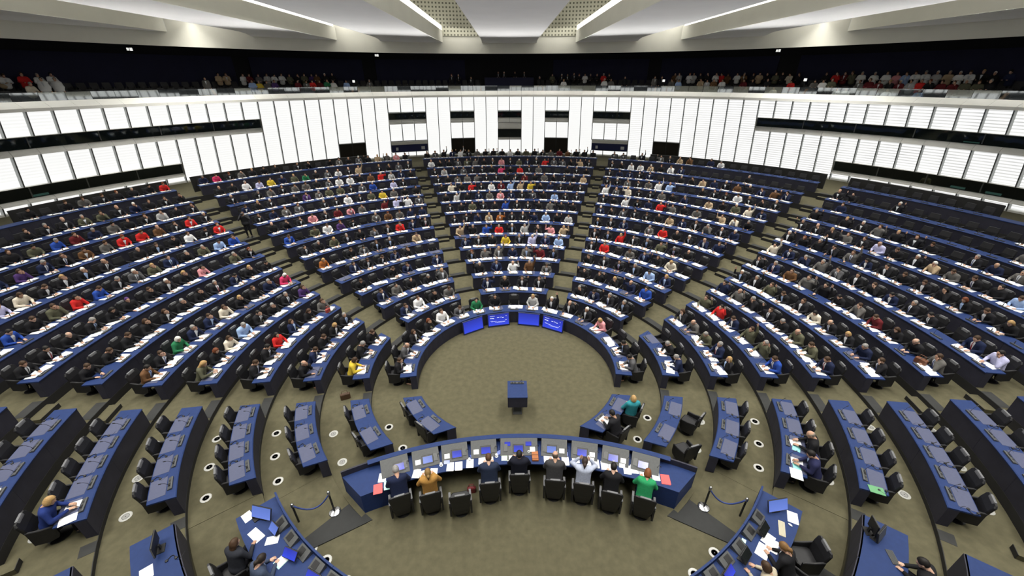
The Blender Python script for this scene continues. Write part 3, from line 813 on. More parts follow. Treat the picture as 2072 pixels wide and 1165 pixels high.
def build_person_meshes(key, sex):
    if (key, sex) in BOD: return BOD[(key, sex)]
    ps = POSES[key]; w = 1.08 if sex == 'm' else .94
    res = {}
    def body(P):
        d = ps.torso(P, -.006, w)
        for sx, a, e, wr, hd in ps.arms(.18 * w): d = smin(d, smin(cap(P, a, e, .048, .040), cap(P, e, wr, .038, .027), .02), .03)
        d = smin(d, cap(P, ps.neck - ps.u * .03, ps.neck + ps.u * .06, .058, .052), .03)
        d = smin(d, ps.legs(P), .03); d = smin(d, ps.feet(P, -.008), .02)
        return d
    pts = [a for t in ps.arms(.19) for a in t[1:4]] + [ps.pel, ps.neck + .12]
    lo = np.min(pts, 0) - .12; hi = np.max(pts, 0) + .12
    lo0 = lo.copy(); lo[2] = 0; hi[1] = max(hi[1], .62); lo[1] = min(lo[1], -.2)
    P, F = surf_nets(body, lo, hi, .030)
    mb = MB(); mb.v = [tuple(p) for p in P]; mb.f = [tuple(f) for f in F]; mb.m = [0] * len(F)
    hp, hf, hm = HEAD; HM = np.array(ps.HM); hk = 1.0 if sex == 'm' else .96
    hv = (hp * hk) @ HM[:3, :3].T + HM[:3, 3]; b0 = len(mb.v)
    mb.v += [tuple(p) for p in hv]; mb.f += [tuple(i + b0 for i in f) for f in hf]; mb.m += list(hm)
    for sx, a, e, wr, (dr, nr) in ps.arms():
        dr = (sx * dr[0], dr[1], dr[2]); nr = (sx * nr[0], nr[1], nr[2])
        n0 = len(mb.f); hand_mesh(mb, wr, dr, nr, sx, .25 if key in 'RLHb' else .5)
    me = bpy.data.meshes.new('person'); me.from_pydata(mb.v, [], [tuple(int(i) for i in f) for f in mb.f]); me.polygons.foreach_set('material_index', [int(x) for x in mb.m]); setmats(me, [M_SKIN, M_EYE, M_LIP]); me.shade_smooth()
    res['body'] = me
    top = sdf_top(ps, w)
    lo2 = lo.copy(); lo2[2] = ps.pel[2] - .16
    P, F = surf_nets(top, lo2 - .02, hi, .024)
    me = bpy.data.meshes.new('top'); me.from_pydata(P.tolist(), [], F.tolist()); setmats(me, M_CLOTH); me.shade_smooth(); res['top'] = me
    def tr(P): return np.maximum(smin(ps.legs(P, .012), ell(P, ps.pel - np.array([0, 0, .03]), (.172, .135, .12)), .04), -(P[:, 2] - .09))
    P, F = surf_nets(tr, (-.25, -.2, .05), (.25, .55, ps.pel[2] + .1), .032)
    me = bpy.data.meshes.new('trousers'); me.from_pydata(P.tolist(), [], F.tolist()); setmats(me, M_CLOTH); me.shade_smooth(); res['trousers'] = me
    P, F = surf_nets(lambda P: ps.feet(P, .006), (-.25, -.1, 0), (.25, .65, .12), .022)
    me = bpy.data.meshes.new('shoes'); me.from_pydata(P.tolist(), [], F.tolist()); setmats(me, M_BLACK); me.shade_smooth(); res['shoes'] = me
    # shirt front and tie laid on the front of the jacket
    def patch(prof, off, nm):
        vs = []; fs = []; nx = 5
        for j, (t, hw) in enumerate(prof):
            for i in range(nx):
                x = hw * (i / (nx - 1) * 2 - 1)
                base = ps.pel + ps.u * t + np.array([x, 0, 0])
                ts = np.linspace(.02, .26, 60); Q = base + ts[:, None] * ps.fw; dd = top(Q); ins = np.where(dd < 0)[0]
                y = ts[ins[-1]] if len(ins) else .06
                vs.append(base + ps.fw * (y + off))
        for j in range(len(prof) - 1):
            for i in range(nx - 1): fs.append((j * nx + i, j * nx + i + 1, (j + 1) * nx + i + 1, (j + 1) * nx + i))
        n0 = len(vs); vs += [v - ps.fw * .02 for v in vs]
        fs += [tuple(n0 + i for i in reversed(f)) for f in fs]
        me = bpy.data.meshes.new(nm); me.from_pydata([tuple(v) for v in vs], [], fs); setmats(me, M_CLOTH); return me
    res['shirt'] = patch([(.12, .004), (.17, .012), (.22, .022), (.27, .032), (.32, .042), (.37, .052), (.42, .060), (.46, .060), (.50, .046)], .014, 'shirt')
    res['tie'] = patch([(.15, .004), (.18, .018), (.24, .018), (.30, .017), (.36, .015), (.42, .012), (.46, .012), (.49, .015)], .022, 'tie')
    BOD[(key, sex)] = res; return res

CLO = {'w': ((.72, .72, .72), 'white shirt'), 'g': ((.38, .38, .38), 'light grey top'), 'G': ((.11, .105, .10), 'grey jacket'), 'b': ((.012, .012, .014), 'black jacket'),
       'n': ((.012, .017, .045), 'navy jacket'), 'B': ((.02, .06, .30), 'blue jacket'), 'l': ((.30, .42, .68), 'light blue shirt'), 'v': ((.45, .45, .66), 'lavender shirt'),
       'p': ((.62, .26, .28), 'pink top'), 'P': ((.55, .04, .12), 'bright pink jacket'), 'r': ((.50, .022, .02), 'red jacket'), 'R': ((.10, .012, .015), 'dark red top'),
       'o': ((.30, .10, .025), 'orange brown jacket'), 'O': ((.11, .055, .025), 'brown jacket'), 't': ((.40, .30, .19), 'beige top'), 'y': ((.55, .40, .04), 'yellow jacket'),
       'e': ((.085, .085, .055), 'olive jacket'), 'E': ((.02, .14, .06), 'green top'), 'c': ((.60, .54, .44), 'cream jacket'), 'u': ((.06, .03, .12), 'purple top'),
       's': ((.014, .014, .017), 'black suit'), 'a': ((.08, .08, .085), 'grey suit'), 'm': ((.012, .018, .05), 'navy suit'), 'k': ((.03, .22, .26), 'teal top')}
HC = {'k': (.010, .008, .007), 'n': (.045, .024, .012), 'b': (.38, .24, .10), 'w': (.62, .60, .56), 'g': (.24, .23, .22), '0': (.20, .17, .14), 'K': (.010, .008, .007),
      'N': (.05, .026, .013), 'R': (.14, .04, .015), 'L': (.36, .22, .09), 'u': (.06, .02, .12)}
HN = {'k': 'black-haired', 'n': 'brown-haired', 'b': 'blond', 'w': 'white-haired', 'g': 'grey-haired', '0': 'bald', 'K': 'long-black-haired', 'N': 'long-brown-haired', 'R': 'red-haired', 'L': 'blond', 'u': 'purple-capped'}
SKINS = [(.50, .30, .21), (.46, .27, .19), (.54, .34, .25), (.42, .25, .17), (.48, .29, .20)]
TIES = [(.20, .01, .015), (.015, .02, .10), (.02, .02, .02), (.10, .10, .12), (.03, .05, .18)]
def hair_kind(h, sex, rnd):
    if h == '0': return 'bald'
    if h in 'KNL': return 'long'
    if h == 'R': return rnd.choice(('long', 'bob'))
    if h == 'b': return rnd.choice(('bob', 'long'))
    return 'short' if sex == 'm' else rnd.choice(('bob', 'bob', 'short'))
def sex_of(c, h):
    if h in 'KNRLb' or c in 'pPcyEu': return 'f'
    return 'm'
ARMW = {'R': ', hand raised', 'L': ', hand raised', 'H': ', arm up'}
def make_person(loc, rz, c, h, p, label, group, rnd, sc=1.0, kind=None, hk=None, shoes=False, sex=None, skin=None, hcol=None, col=None, tie=None):
    sex = sex or sex_of(c, h); R = build_person_meshes(p, sex); ps = POSES[p]
    o = bpy.data.objects.new('person', R['body']); COL.objects.link(o); o.location = loc; o.rotation_euler = (0, 0, rz); o.scale = (sc, sc, sc)
    tint(o, skin or rnd.choice(SKINS)); tag(o, label, 'person', group)
    tint(link('jacket' if c in 'samnbBGoOeytcE' else 'shirt_top', R['top'], None, o), col or CLO[c][0])
    hh = link('hair', HAIR[hk or hair_kind(h, sex, rnd)], None, o); hh.matrix_local = ps.HM; tint(hh, hcol or HC[h])
    if c in 'sam' or (c in 'bGnBO' and rnd.random() < .35):
        tint(link('shirt', R['shirt'], None, o), (.62, .64, .68) if rnd.random() < .75 else (.30, .40, .62))
        if sex == 'm' and rnd.random() < .6: tint(link('tie', R['tie'], None, o), tie or rnd.choice(TIES))
    tint(link('trousers', R['trousers'], None, o), (.012, .012, .016))
    if shoes: link('shoes', R['shoes'], None, o)
    return o

# plain figures for the far rows and the gallery: one joined crowd
LOWP = {}
def sphere(c, r, nu=8, nv=6):
    v = [(c[0], c[1], c[2] + r[2])]; f = []
    for j in range(1, nv):
        t = PI * j / nv
        for i in range(nu): q = 2 * PI * i / nu; v.append((c[0] + r[0] * math.sin(t) * math.cos(q), c[1] + r[1] * math.sin(t) * math.sin(q), c[2] + r[2] * math.cos(t)))
    v.append((c[0], c[1], c[2] - r[2])); last = len(v) - 1
    for i in range(nu):
        f.append((0, 1 + i, 1 + (i + 1) % nu)); f.append((last, last - nu + (i + 1) % nu, last - nu + i))
    for j in range(nv - 2):
        for i in range(nu): a = 1 + j * nu; f.append((a + i, a + nu + i, a + nu + (i + 1) % nu, a + (i + 1) % nu))
    return v, f
def low_person(key):
    if key in LOWP: return LOWP[key]
    ps = POSES[key]; top = sdf_top(ps, 1.02)
    pts = [a for t in ps.arms(.19) for a in t[1:4]] + [ps.pel, ps.neck + .05]
    lo = np.min(pts, 0) - .1; hi = np.max(pts, 0) + .1; lo[2] = ps.pel[2] - .12; lo[1] = min(lo[1], -.17); hi[1] = max(hi[1], .2)
    P, F = surf_nets(top, lo, hi, .058)
    parts = [('top', P, [tuple(int(i) for i in f) for f in F])]
    HM = np.array(ps.HM)
    def hx(v): return np.array(v) @ HM[:3, :3].T + HM[:3, 3]
    v, f = sphere((0, .004, -.005), (.074, .094, .118)); parts.append(('skin', hx(v), f))
    nv, nf = sphere((0, .1, -.02), (.014, .018, .026), 5, 4); parts.append(('skin', hx(nv), nf))
    v, f = sphere((0, -.024, .032), (.084, .098, .108)); parts.append(('hair', hx(v), f))
    for sx, a, e, wr, (dr, nr) in ps.arms():
        d = np.array([sx * dr[0], dr[1], dr[2]]); d = d / np.linalg.norm(d)
        v, f = sphere(wr + d * .045, (.038, .036, .075) if abs(d[2]) > .5 else (.04, .075, .024), 6, 5); parts.append(('skin', np.array(v), f))
    q = [ps.pel + ps.u * t + np.array([x, 0, 0]) + ps.fw * .155 for t, x in ((.18, 0), (.46, .06), (.46, -.06))]
    parts.append(('shirt', np.array(q + [p - ps.fw * .1 for p in q]), [(0, 1, 2), (0, 2, 5, 3), (1, 4, 5, 2), (0, 3, 4, 1)]))
    if ps.stand:
        P, F = surf_nets(lambda P: ps.legs(P, .02), (-.25, -.2, .02), (.25, .3, ps.pel[2] + .1), .06); parts.append(('leg', P, [tuple(int(i) for i in f) for f in F]))
    LOWP[key] = parts; return parts
class Crowd:
    def __init__(s): s.v = []; s.f = []; s.c = []; s.n = 0
    def add(s, v, f, M, col):
        v = np.asarray(v, float) @ M[:3, :3].T + M[:3, 3]; s.v.append(v); s.f += [tuple(i + s.n for i in q) for q in f]; s.c.append(np.tile([*col, 1.0], (len(v), 1))); s.n += len(v)
    def build(s, name, m):
        me = bpy.data.meshes.new(name); me.from_pydata(np.concatenate(s.v).tolist(), [], s.f)
        a = me.attributes.new('tint', 'FLOAT_COLOR', 'POINT'); a.data.foreach_set('color', np.concatenate(s.c).astype(np.float32).ravel())
        setmats(me, m); me.shade_smooth(); o = bpy.data.objects.new(name, me); COL.objects.link(o); return o
def crowd_person(cw, loc, rz, c, h, p, rnd, sc=1.0):
    M = np.array(Matrix.Translation(loc) @ Matrix.Rotation(rz, 4, 'Z') @ Matrix.Scale(sc, 4))
    sk = rnd.choice(SKINS); hc = HC[h]; white = c in 'sam' or rnd.random() < .2
    if h == '0': hc = sk
    for nm, v, f in low_person(p):
        if nm == 'shirt' and not white: continue
        cw.add(v, f, M, {'top': CLO[c][0], 'skin': sk, 'hair': hc, 'shirt': (.55, .57, .6), 'leg': (.012, .012, .016)}[nm])

# ------------------------------------------------------------------ who sits where (block, side, row . seat : colour hair pose)
WHO_DATA = {   # per block: row, seat, colour, hair, pose
    ('centre', 0): [2, 0, 4, 6, 4, 2, 1, 3, 2, 2, 2, 2, 20, 1, 4, 2, 3, 20, 1, 4, 3, 0, 3, 3, 3, 3, 1, 4, 1, 2, 3, 2, 0, 5, 4, 3, 3, 13, 4, 5, 3, 4, 2, 1, 0, 4, 0, 3, 8, 6, 4, 1, 2, 4, 4, 4, 2, 2, 2, 5,
        4, 3, 4, 0, 2, 4, 4, 2, 1, 4, 4, 5, 11, 0, 3, 4, 6, 20, 0, 3, 5, 0, 4, 0, 4, 5, 1, 20, 4, 2, 5, 2, 3, 1, 3, 5, 3, 15, 8, 2, 5, 4, 20, 4, 4, 5, 5, 7, 3, 5, 5, 6, 22, 4, 2, 5, 7, 6, 1, 2,
        6, 0, 14, 1, 5, 6, 1, 3, 4, 3, 6, 2, 5, 1, 4, 6, 3, 10, 4, 2, 6, 4, 20, 3, 3, 6, 5, 1, 4, 5, 6, 6, 3, 5, 6, 6, 7, 8, 7, 3, 6, 8, 14, 2, 4, 7, 0, 3, 1, 2, 7, 1, 20, 0, 4, 7, 2, 4, 1, 6,
        7, 3, 14, 2, 6, 7, 4, 12, 4, 4, 7, 5, 20, 0, 2, 7, 6, 20, 5, 2, 7, 7, 4, 1, 3, 7, 8, 6, 3, 2, 7, 9, 3, 1, 4, 7, 10, 1, 0, 2, 8, 0, 20, 0, 2, 8, 1, 3, 1, 4, 8, 2, 16, 1, 2, 8, 3, 20, 4, 3,
        8, 4, 3, 8, 2, 8, 5, 5, 1, 5, 8, 6, 20, 5, 2, 8, 7, 20, 0, 2, 8, 8, 3, 1, 3, 8, 9, 2, 0, 4, 8, 10, 3, 0, 3, 8, 11, 3, 6, 3, 9, 0, 3, 7, 2, 9, 1, 1, 3, 5, 9, 2, 3, 1, 5, 9, 3, 4, 0, 2,
        9, 4, 2, 1, 2, 9, 5, 8, 1, 2, 9, 6, 22, 4, 2, 9, 7, 20, 3, 2, 9, 8, 21, 1, 3, 9, 9, 3, 6, 3, 9, 10, 6, 0, 0, 9, 11, 20, 1, 2, 9, 12, 20, 1, 2, 10, 0, 3, 1, 4, 10, 1, 18, 7, 4, 10, 2, 3, 2, 2,
        10, 3, 10, 8, 4, 10, 4, 20, 1, 2, 10, 5, 0, 4, 2, 10, 6, 11, 5, 2, 10, 7, 6, 0, 5, 10, 9, 15, 2, 4, 10, 10, 3, 1, 6, 10, 13, 3, 0, 4, 10, 14, 3, 0, 2, 11, 1, 3, 4, 2, 11, 3, 2, 0, 2, 11, 4, 2, 1, 4,
        11, 5, 20, 4, 2, 11, 7, 3, 1, 4, 11, 9, 11, 1, 6, 11, 10, 3, 8, 4, 11, 11, 2, 1, 2, 11, 12, 3, 3, 6, 11, 15, 14, 2, 2, 12, 0, 20, 1, 2, 12, 1, 1, 0, 6, 12, 3, 21, 4, 2, 12, 4, 20, 4, 2, 12, 6, 3, 2, 2,
        12, 7, 9, 1, 4, 12, 9, 10, 8, 2, 12, 10, 20, 1, 2, 12, 11, 2, 7, 2, 12, 14, 3, 6, 2, 12, 15, 20, 3, 2, 13, 0, 0, 5, 2, 13, 1, 3, 1, 6, 13, 2, 3, 1, 3, 13, 3, 21, 4, 3, 13, 5, 2, 1, 5, 13, 6, 3, 8, 2,
        13, 8, 8, 1, 6, 13, 9, 20, 1, 2, 13, 12, 3, 3, 2, 13, 13, 10, 1, 4, 13, 14, 21, 4, 2, 13, 16, 3, 1, 6, 13, 17, 14, 2, 3, 13, 18, 20, 1, 3, 14, 2, 3, 6, 5, 14, 4, 0, 1, 5, 14, 5, 3, 2, 3, 14, 6, 2, 7, 2,
        14, 7, 3, 1, 4, 14, 8, 3, 0, 4, 14, 9, 3, 1, 0, 14, 11, 3, 0, 6, 14, 12, 16, 1, 0, 14, 13, 3, 0, 4, 14, 16, 11, 1, 2, 14, 18, 3, 0, 4, 14, 19, 3, 0, 5, 14, 20, 3, 6, 2],
    ('ring', 0): [1, 0, 3, 1, 6, 1, 1, 21, 5, 0, 1, 2, 3, 7, 2, 1, 3, 3, 8, 6, 1, 4, 0, 7, 2, 1, 5, 21, 1, 0, 1, 6, 17, 0, 2, 1, 7, 3, 0, 2, 1, 8, -1, 0, 0, 1, 9, 1, 2, 2, 1, 10, 20, 3, 5, 1, 11, 20, 5, 4,
        1, 12, 20, 3, 2, 1, 13, 8, 2, 0, 1, 14, -1, 0, 0, 1, 15, 3, 0, 0, 1, 16, 21, 0, 0],
    ('outer', -1): [2, 0, 15, 1, 0, 2, 1, 3, 4, 0, 2, 2, 3, 1, 0, 3, 0, 3, 5, 6, 3, 1, 22, 1, 0, 3, 2, 3, 1, 0, 3, 3, 3, 2, 0, 3, 4, 20, 4, 2, 4, 1, 3, 0, 0, 4, 2, 10, 6, 2, 4, 4, 3, 7, 0, 4, 5, 2, 7, 6,
        5, 0, 16, 2, 0, 5, 1, 3, 8, 0, 5, 2, 18, 1, 6, 5, 3, 6, 4, 0, 5, 4, 20, 0, 6, 5, 6, 20, 4, 2, 5, 7, 19, 1, 6, 6, 0, 13, 0, 0, 6, 1, 3, 1, 6, 6, 2, 17, 3, 0, 6, 3, 4, 4, 6, 6, 4, 22, 1, 6,
        6, 5, 18, 1, 6, 6, 6, 3, 2, 6, 6, 7, 3, 1, 2, 6, 8, 4, 4, 6, 6, 9, 9, 3, 0, 7, 0, 3, 1, 0, 7, 1, 3, 1, 0, 7, 2, 3, 1, 0, 7, 3, 3, 7, 6, 7, 4, 3, 7, 6, 7, 5, 3, 4, 6, 7, 6, 3, 6, 6,
        7, 7, 20, 4, 2, 7, 8, 4, 0, 0, 7, 9, 3, 2, 6, 8, 0, 3, 1, 0, 8, 1, 3, 0, 0, 8, 2, 3, 5, 0, 8, 3, 3, 4, 0, 8, 4, 3, 6, 0, 8, 5, 3, 10, 2, 8, 6, 3, 1, 6, 8, 8, 3, 2, 6, 8, 9, 8, 0, 6,
        8, 10, -1, 0, 0, 8, 11, 16, 4, 6, 8, 12, 3, 8, 6, 9, 2, 5, 0, 0, 9, 3, 3, 1, 0, 9, 4, 16, 1, 6, 9, 5, 10, 6, 6, 9, 6, 5, 1, 0, 9, 7, 20, 4, 0, 9, 8, 21, 3, 6, 9, 9, 16, 2, 6, 9, 10, 22, 0, 2,
        9, 11, 3, 4, 6, 9, 12, 16, 4, 6, 9, 13, 6, 0, 0, 9, 14, 5, 1, 6, 10, 4, 7, 8, 0, 10, 5, 18, 1, 0, 10, 6, 20, 1, 0, 10, 7, 3, 2, 6, 10, 8, 3, 3, 6, 10, 9, 20, 5, 6, 10, 10, -1, 0, 0, 10, 11, 3, 5, 2,
        10, 12, 3, 1, 0, 10, 13, 3, 1, 0, 10, 14, 0, 1, 2, 10, 15, 3, 1, 0, 10, 16, 10, 8, 2, 11, 7, 19, 7, 6, 11, 9, 3, 1, 6, 11, 10, 13, 1, 0, 11, 11, 2, 1, 0, 11, 12, 10, 8, 0, 11, 13, 10, 1, 0, 11, 15, 20, 1, 6,
        11, 16, 10, 1, 6, 11, 17, 20, 3, 2, 12, 9, 3, 1, 2, 12, 11, 5, 4, 0, 12, 12, 11, 7, 6, 12, 13, 4, 4, 0, 12, 14, 2, 0, 0, 12, 15, 3, 1, 2, 12, 16, 3, 1, 6, 12, 17, 1, 7, 6, 12, 18, 3, 6, 2, 12, 19, 20, 1, 6,
        13, 12, 3, 7, 6, 13, 13, 20, 4, 6, 13, 14, 20, 5, 2, 13, 15, 16, 4, 2, 13, 16, 16, 1, 6, 13, 17, 20, 5, 2, 13, 18, 4, 3, 6, 13, 19, 3, 1, 2, 13, 20, 20, 1, 6, 13, 21, 3, 1, 6, 14, 6, 3, 4, 2, 14, 8, 10, 8, 0],
    ('outer', 1): [2, 0, -1, 0, 0, 2, 1, 3, 4, 0, 2, 2, 22, 4, 0, 3, 1, 2, 5, 0, 3, 2, 16, 4, 0, 3, 4, 20, 2, 4, 4, 0, 16, 1, 4, 4, 1, 10, 0, 4, 4, 2, 22, 1, 0, 4, 3, 16, 1, 5, 4, 4, 16, 4, 4, 4, 5, 5, 1, 0,
        5, 0, 4, 0, 4, 5, 1, 2, 5, 4, 5, 2, 3, 4, 6, 5, 3, 20, 1, 3, 5, 4, 3, 4, 0, 5, 5, 16, 5, 0, 5, 6, 16, 1, 0, 5, 7, 4, 1, 0, 6, 0, 20, 3, 3, 6, 1, 3, 4, 5, 6, 2, 16, 1, 4, 6, 3, 3, 1, 0,
        6, 4, 20, 1, 2, 6, 5, 18, 0, 0, 6, 6, 20, 5, 0, 6, 7, 20, 2, 0, 6, 8, 4, 4, 0, 6, 9, 20, 1, 6, 7, 0, 3, 1, 4, 7, 1, 22, 4, 2, 7, 2, 13, 1, 2, 7, 3, 2, 1, 4, 7, 4, 3, 0, 4, 7, 5, 3, 0, 0,
        7, 6, 2, 1, 6, 7, 7, 11, 1, 0, 7, 9, 3, 5, 0, 7, 10, 2, 1, 6, 8, 0, 18, 0, 5, 8, 2, 4, 4, 6, 8, 3, 2, 4, 5, 8, 5, 3, 6, 2, 8, 6, 3, 1, 6, 8, 7, 22, 0, 0, 8, 8, 20, 4, 2, 8, 9, 20, 0, 0,
        8, 11, 22, 1, 0, 8, 12, 7, 0, 6, 9, 0, 3, 3, 4, 9, 1, 3, 8, 4, 9, 2, 3, 4, 5, 9, 3, 20, 0, 6, 9, 4, 2, 1, 5, 9, 5, 4, 6, 0, 9, 6, 3, 0, 6, 9, 7, 3, 1, 0, 9, 10, 3, 8, 0, 9, 11, 20, 1, 0,
        9, 12, 3, 2, 0, 10, 2, 3, 2, 6, 10, 4, 20, 1, 2, 10, 5, 7, 5, 0, 10, 6, 3, 1, 0, 10, 8, 14, 3, 6, 10, 9, 2, 1, 0, 10, 10, 3, 1, 0, 10, 11, 3, 0, 2, 10, 12, 6, 1, 0, 11, 0, 3, 4, 4, 11, 2, 3, 2, 4,
        11, 3, 20, 3, 2, 11, 4, 2, 1, 4, 11, 5, 3, 2, 4, 11, 6, 20, 1, 4, 11, 7, 3, 1, 0, 11, 9, 20, 4, 2, 11, 10, 4, 5, 0, 12, 1, 4, 1, 2, 13, 0, 20, 5, 2, 13, 1, 3, 0, 3],
    ('inner', -1): [6, 0, 12, 2, 0, 6, 5, 20, 4, 2, 6, 6, -1, 0, 0, 6, 7, 14, 1, 6, 6, 8, -1, 0, 0, 7, 0, 20, 0, 2, 7, 1, 3, 4, 2, 7, 2, 16, 2, 0, 7, 3, 20, 4, 2, 7, 4, 3, 7, 2, 7, 5, 21, 1, 6, 7, 6, 3, 0, 6,
        7, 7, 10, 1, 6, 7, 8, 4, 1, 5, 7, 9, 20, 1, 3, 8, 0, 5, 1, 0, 8, 1, -1, 0, 0, 8, 2, 16, 1, 0, 8, 3, 0, 1, 0, 8, 4, 19, 8, 6, 8, 6, -1, 0, 0, 8, 7, 2, 4, 2, 8, 8, 13, 8, 0, 8, 10, 4, 1, 5,
        8, 11, 4, 1, 2, 9, 0, 3, 5, 2, 9, 1, 3, 1, 6, 9, 2, 20, 1, 6, 9, 3, 8, 1, 0, 9, 4, 20, 4, 6, 9, 5, 11, 1, 2, 9, 6, 8, 1, 0, 9, 7, 2, 1, 6, 9, 8, -1, 0, 0, 9, 9, 11, 1, 5, 9, 10, 7, 1, 4,
        9, 11, 0, 0, 3, 9, 12, 21, 4, 2, 10, 0, 20, 1, 6, 10, 1, 4, 1, 0, 10, 2, 2, 8, 2, 10, 3, 21, 1, 2, 10, 4, -1, 0, 0, 10, 5, 20, 4, 2, 10, 6, 20, 1, 2, 10, 7, 0, 4, 2, 10, 8, 20, 1, 2, 10, 9, 16, 1, 2,
        10, 10, 15, 0, 2, 10, 11, 2, 4, 2, 10, 13, 3, 0, 2, 11, 0, 22, 1, 0, 11, 1, 3, 2, 6, 11, 2, 20, 3, 2, 11, 3, -1, 0, 0, 11, 4, 3, 0, 2, 11, 5, 19, 1, 6, 11, 6, 2, 4, 0, 11, 7, 16, 2, 2, 11, 8, 16, 4, 2,
        11, 9, 20, 0, 2, 11, 10, 21, 4, 2, 11, 11, 5, 4, 2, 11, 12, -1, 0, 0, 11, 13, 7, 1, 2, 11, 14, 20, 1, 2, 12, 0, 20, 3, 2, 12, 1, -1, 0, 0, 12, 2, 3, 4, 0, 12, 3, 2, 1, 6, 12, 4, 20, 1, 2, 12, 5, 2, 1, 6,
        12, 6, 2, 1, 0, 12, 7, 3, 3, 2, 12, 8, 21, 3, 6, 12, 9, 0, 1, 0, 12, 10, 0, 1, 0, 12, 12, 13, 8, 2, 12, 13, 10, 3, 4, 12, 14, 1, 4, 2, 12, 15, 22, 1, 2, 12, 16, 3, 1, 2, 13, 0, 3, 5, 2, 13, 1, 3, 6, 2,
        13, 2, 0, 4, 2, 13, 3, 7, 1, 0, 13, 4, 15, 0, 2, 13, 5, 4, 4, 0, 13, 6, 16, 2, 2, 13, 7, 17, 0, 6, 13, 8, 3, 3, 2, 13, 9, 21, 4, 2, 13, 10, 0, 5, 0, 13, 12, 14, 1, 5, 13, 13, -1, 0, 0, 13, 14, 20, 2, 2,
        13, 15, 3, 2, 6, 13, 16, 21, 4, 2, 13, 17, 20, 4, 2, 14, 1, 9, 1, 0, 14, 2, 3, 8, 0, 14, 3, 2, 0, 6, 14, 4, 3, 2, 2, 14, 5, 3, 6, 0, 14, 6, 3, 1, 2, 14, 15, 3, 0, 3, 14, 16, 14, 2, 2, 14, 17, 2, 2, 3,
        14, 18, 8, 0, 2, 14, 19, 3, 1, 4],
    ('inner', 1): [2, 0, 3, 4, 6, 2, 1, 4, 0, 0, 2, 2, 20, 4, 3, 2, 3, 20, 4, 2, 3, 0, 3, 0, 3, 3, 1, 3, 1, 4, 3, 2, 3, 2, 6, 3, 3, 4, 5, 3, 3, 4, 5, 0, 2, 4, 0, 3, 1, 6, 4, 1, 20, 1, 2, 4, 2, 20, 0, 2,
        4, 3, 20, 4, 3, 4, 4, 6, 0, 0, 4, 5, 22, 2, 2, 5, 1, 10, 1, 2, 5, 2, -1, 0, 0, 5, 3, 2, 1, 0, 5, 5, 3, 7, 3, 5, 6, 18, 2, 0, 6, 0, 3, 1, 4, 6, 2, 10, 2, 5, 6, 4, 20, 4, 2, 6, 5, 16, 1, 4,
        6, 6, 20, 4, 0, 6, 7, 3, 5, 2, 7, 1, 20, 4, 2, 7, 2, 22, 4, 2, 7, 4, 2, 4, 2, 7, 5, 10, 7, 2, 7, 6, 3, 5, 2, 7, 7, 20, 3, 6, 7, 9, 4, 1, 4, 8, 7, 22, 1, 2, 8, 8, 20, 1, 2, 8, 9, 2, 4, 6,
        8, 10, 20, 5, 2, 8, 11, 4, 3, 2, 9, 5, 10, 8, 4, 9, 10, 14, 1, 3, 9, 11, 18, 0, 6, 10, 2, 18, 2, 3, 10, 12, 18, 2, 5, 11, 5, 0, 1, 5, 11, 6, 6, 5, 4],
}

WHO = {}
for (bl, side), flat in WHO_DATA.items():
    for q in range(0, len(flat), 5):
        k, i, ci, hi, pi_ = flat[q:q + 5]
        WHO[(bl, side, k, i)] = '---' if ci < 0 else 'wgGbnBlvpPrRoOtyeEcusamk'[ci] + 'knbwg0KNRLu'[hi] + 'rwuRLHcbl'[pi_]
rnd = random.Random(11)
SEATS = []
for bl, s, k in DESKS:
    az = seat_az(bl, s, k)
    for i, a in enumerate(az):
        p = polar(RR(k) + DEPTH + .22, a, ZZ[k] + .9)
        if not seen(p, .10): continue
        v = WHO.get((bl, s, k, i))
        if v is None:
            if bl == 'front': v = '---'
            elif bl == 'outer' and s > 0 and k >= 11: v = '---' if rnd.random() < .8 else None
            elif bl == 'inner' and s > 0 and k >= 13 and a > rad(36): v = '---' if rnd.random() < .8 else None
            elif rnd.random() < .12: v = '---'
        if v is None:
            c = rnd.choice('ssssssmmmaabbbbbbbnnGGGeOwt'); h = rnd.choice('kkknnnngggwwb0NNKR')
            az_d = math.degrees(a)
            pr = .38 if abs(az_d) < 18 else (.3 if az_d > 0 else (.22 if az_d > -32 else 0))
            q = rnd.choice('RLLH') if rnd.random() < pr else rnd.choice('rrrwuucc')
            v = c + h + q
        elif v[0] != '-':
            if v[2] == 'r': v = v[:2] + rnd.choice('rrw')
        SEATS.append((camdist(p), bl, s, k, i, a, v))
SEATS.sort(key=lambda t: t[0])
NEAR = 292
SPECIAL = {('front', 1, 4, 2), ('front', 1, 4, 3), ('front', 1, 1, 0), ('front', 1, 1, 1), ('front', -1, 6, 0)}
n_person = n_chair = n_paper = 0
crowd = Crowd(); farchairs = MB()

# sheets of paper: a few stacks, local +y towards the front of the desk, z=0 on the desk top
def sheet(mb, x, y, rz, z, w=.21, h=.297, m=0): mb.box((x, y, z), (w, h, .004), rz, mi=m)
STACKS = []
for q in range(7):
    b = MB(); rr = random.Random(q); n = 3 + q % 3; z = .004
    for j in range(n):
        sheet(b, (j - (n - 1) / 2) * .15 + rr.uniform(-.05, .05), rr.uniform(-.05, .05), rr.uniform(-.25, .25) + (0 if q % 2 else PI / 2 * (j % 2)), z, .225, .315); z += .006
    if q in (2, 5): b.box((.2, .14, z), (.10, .08, .03), .2)
    STACKS.append(proto(b, 'document_stack', M_PAPER))
PSMALL = []
for q in range(3):
    b = MB(); rr = random.Random(q + 40)
    for j in range(3): sheet(b, (j - 1) * .19 + rr.uniform(-.03, .03), rr.uniform(-.05, .05), rr.uniform(-.3, .3), .004 + .006 * j, .22, .30)
    PSMALL.append(b)
farpaper = MB()
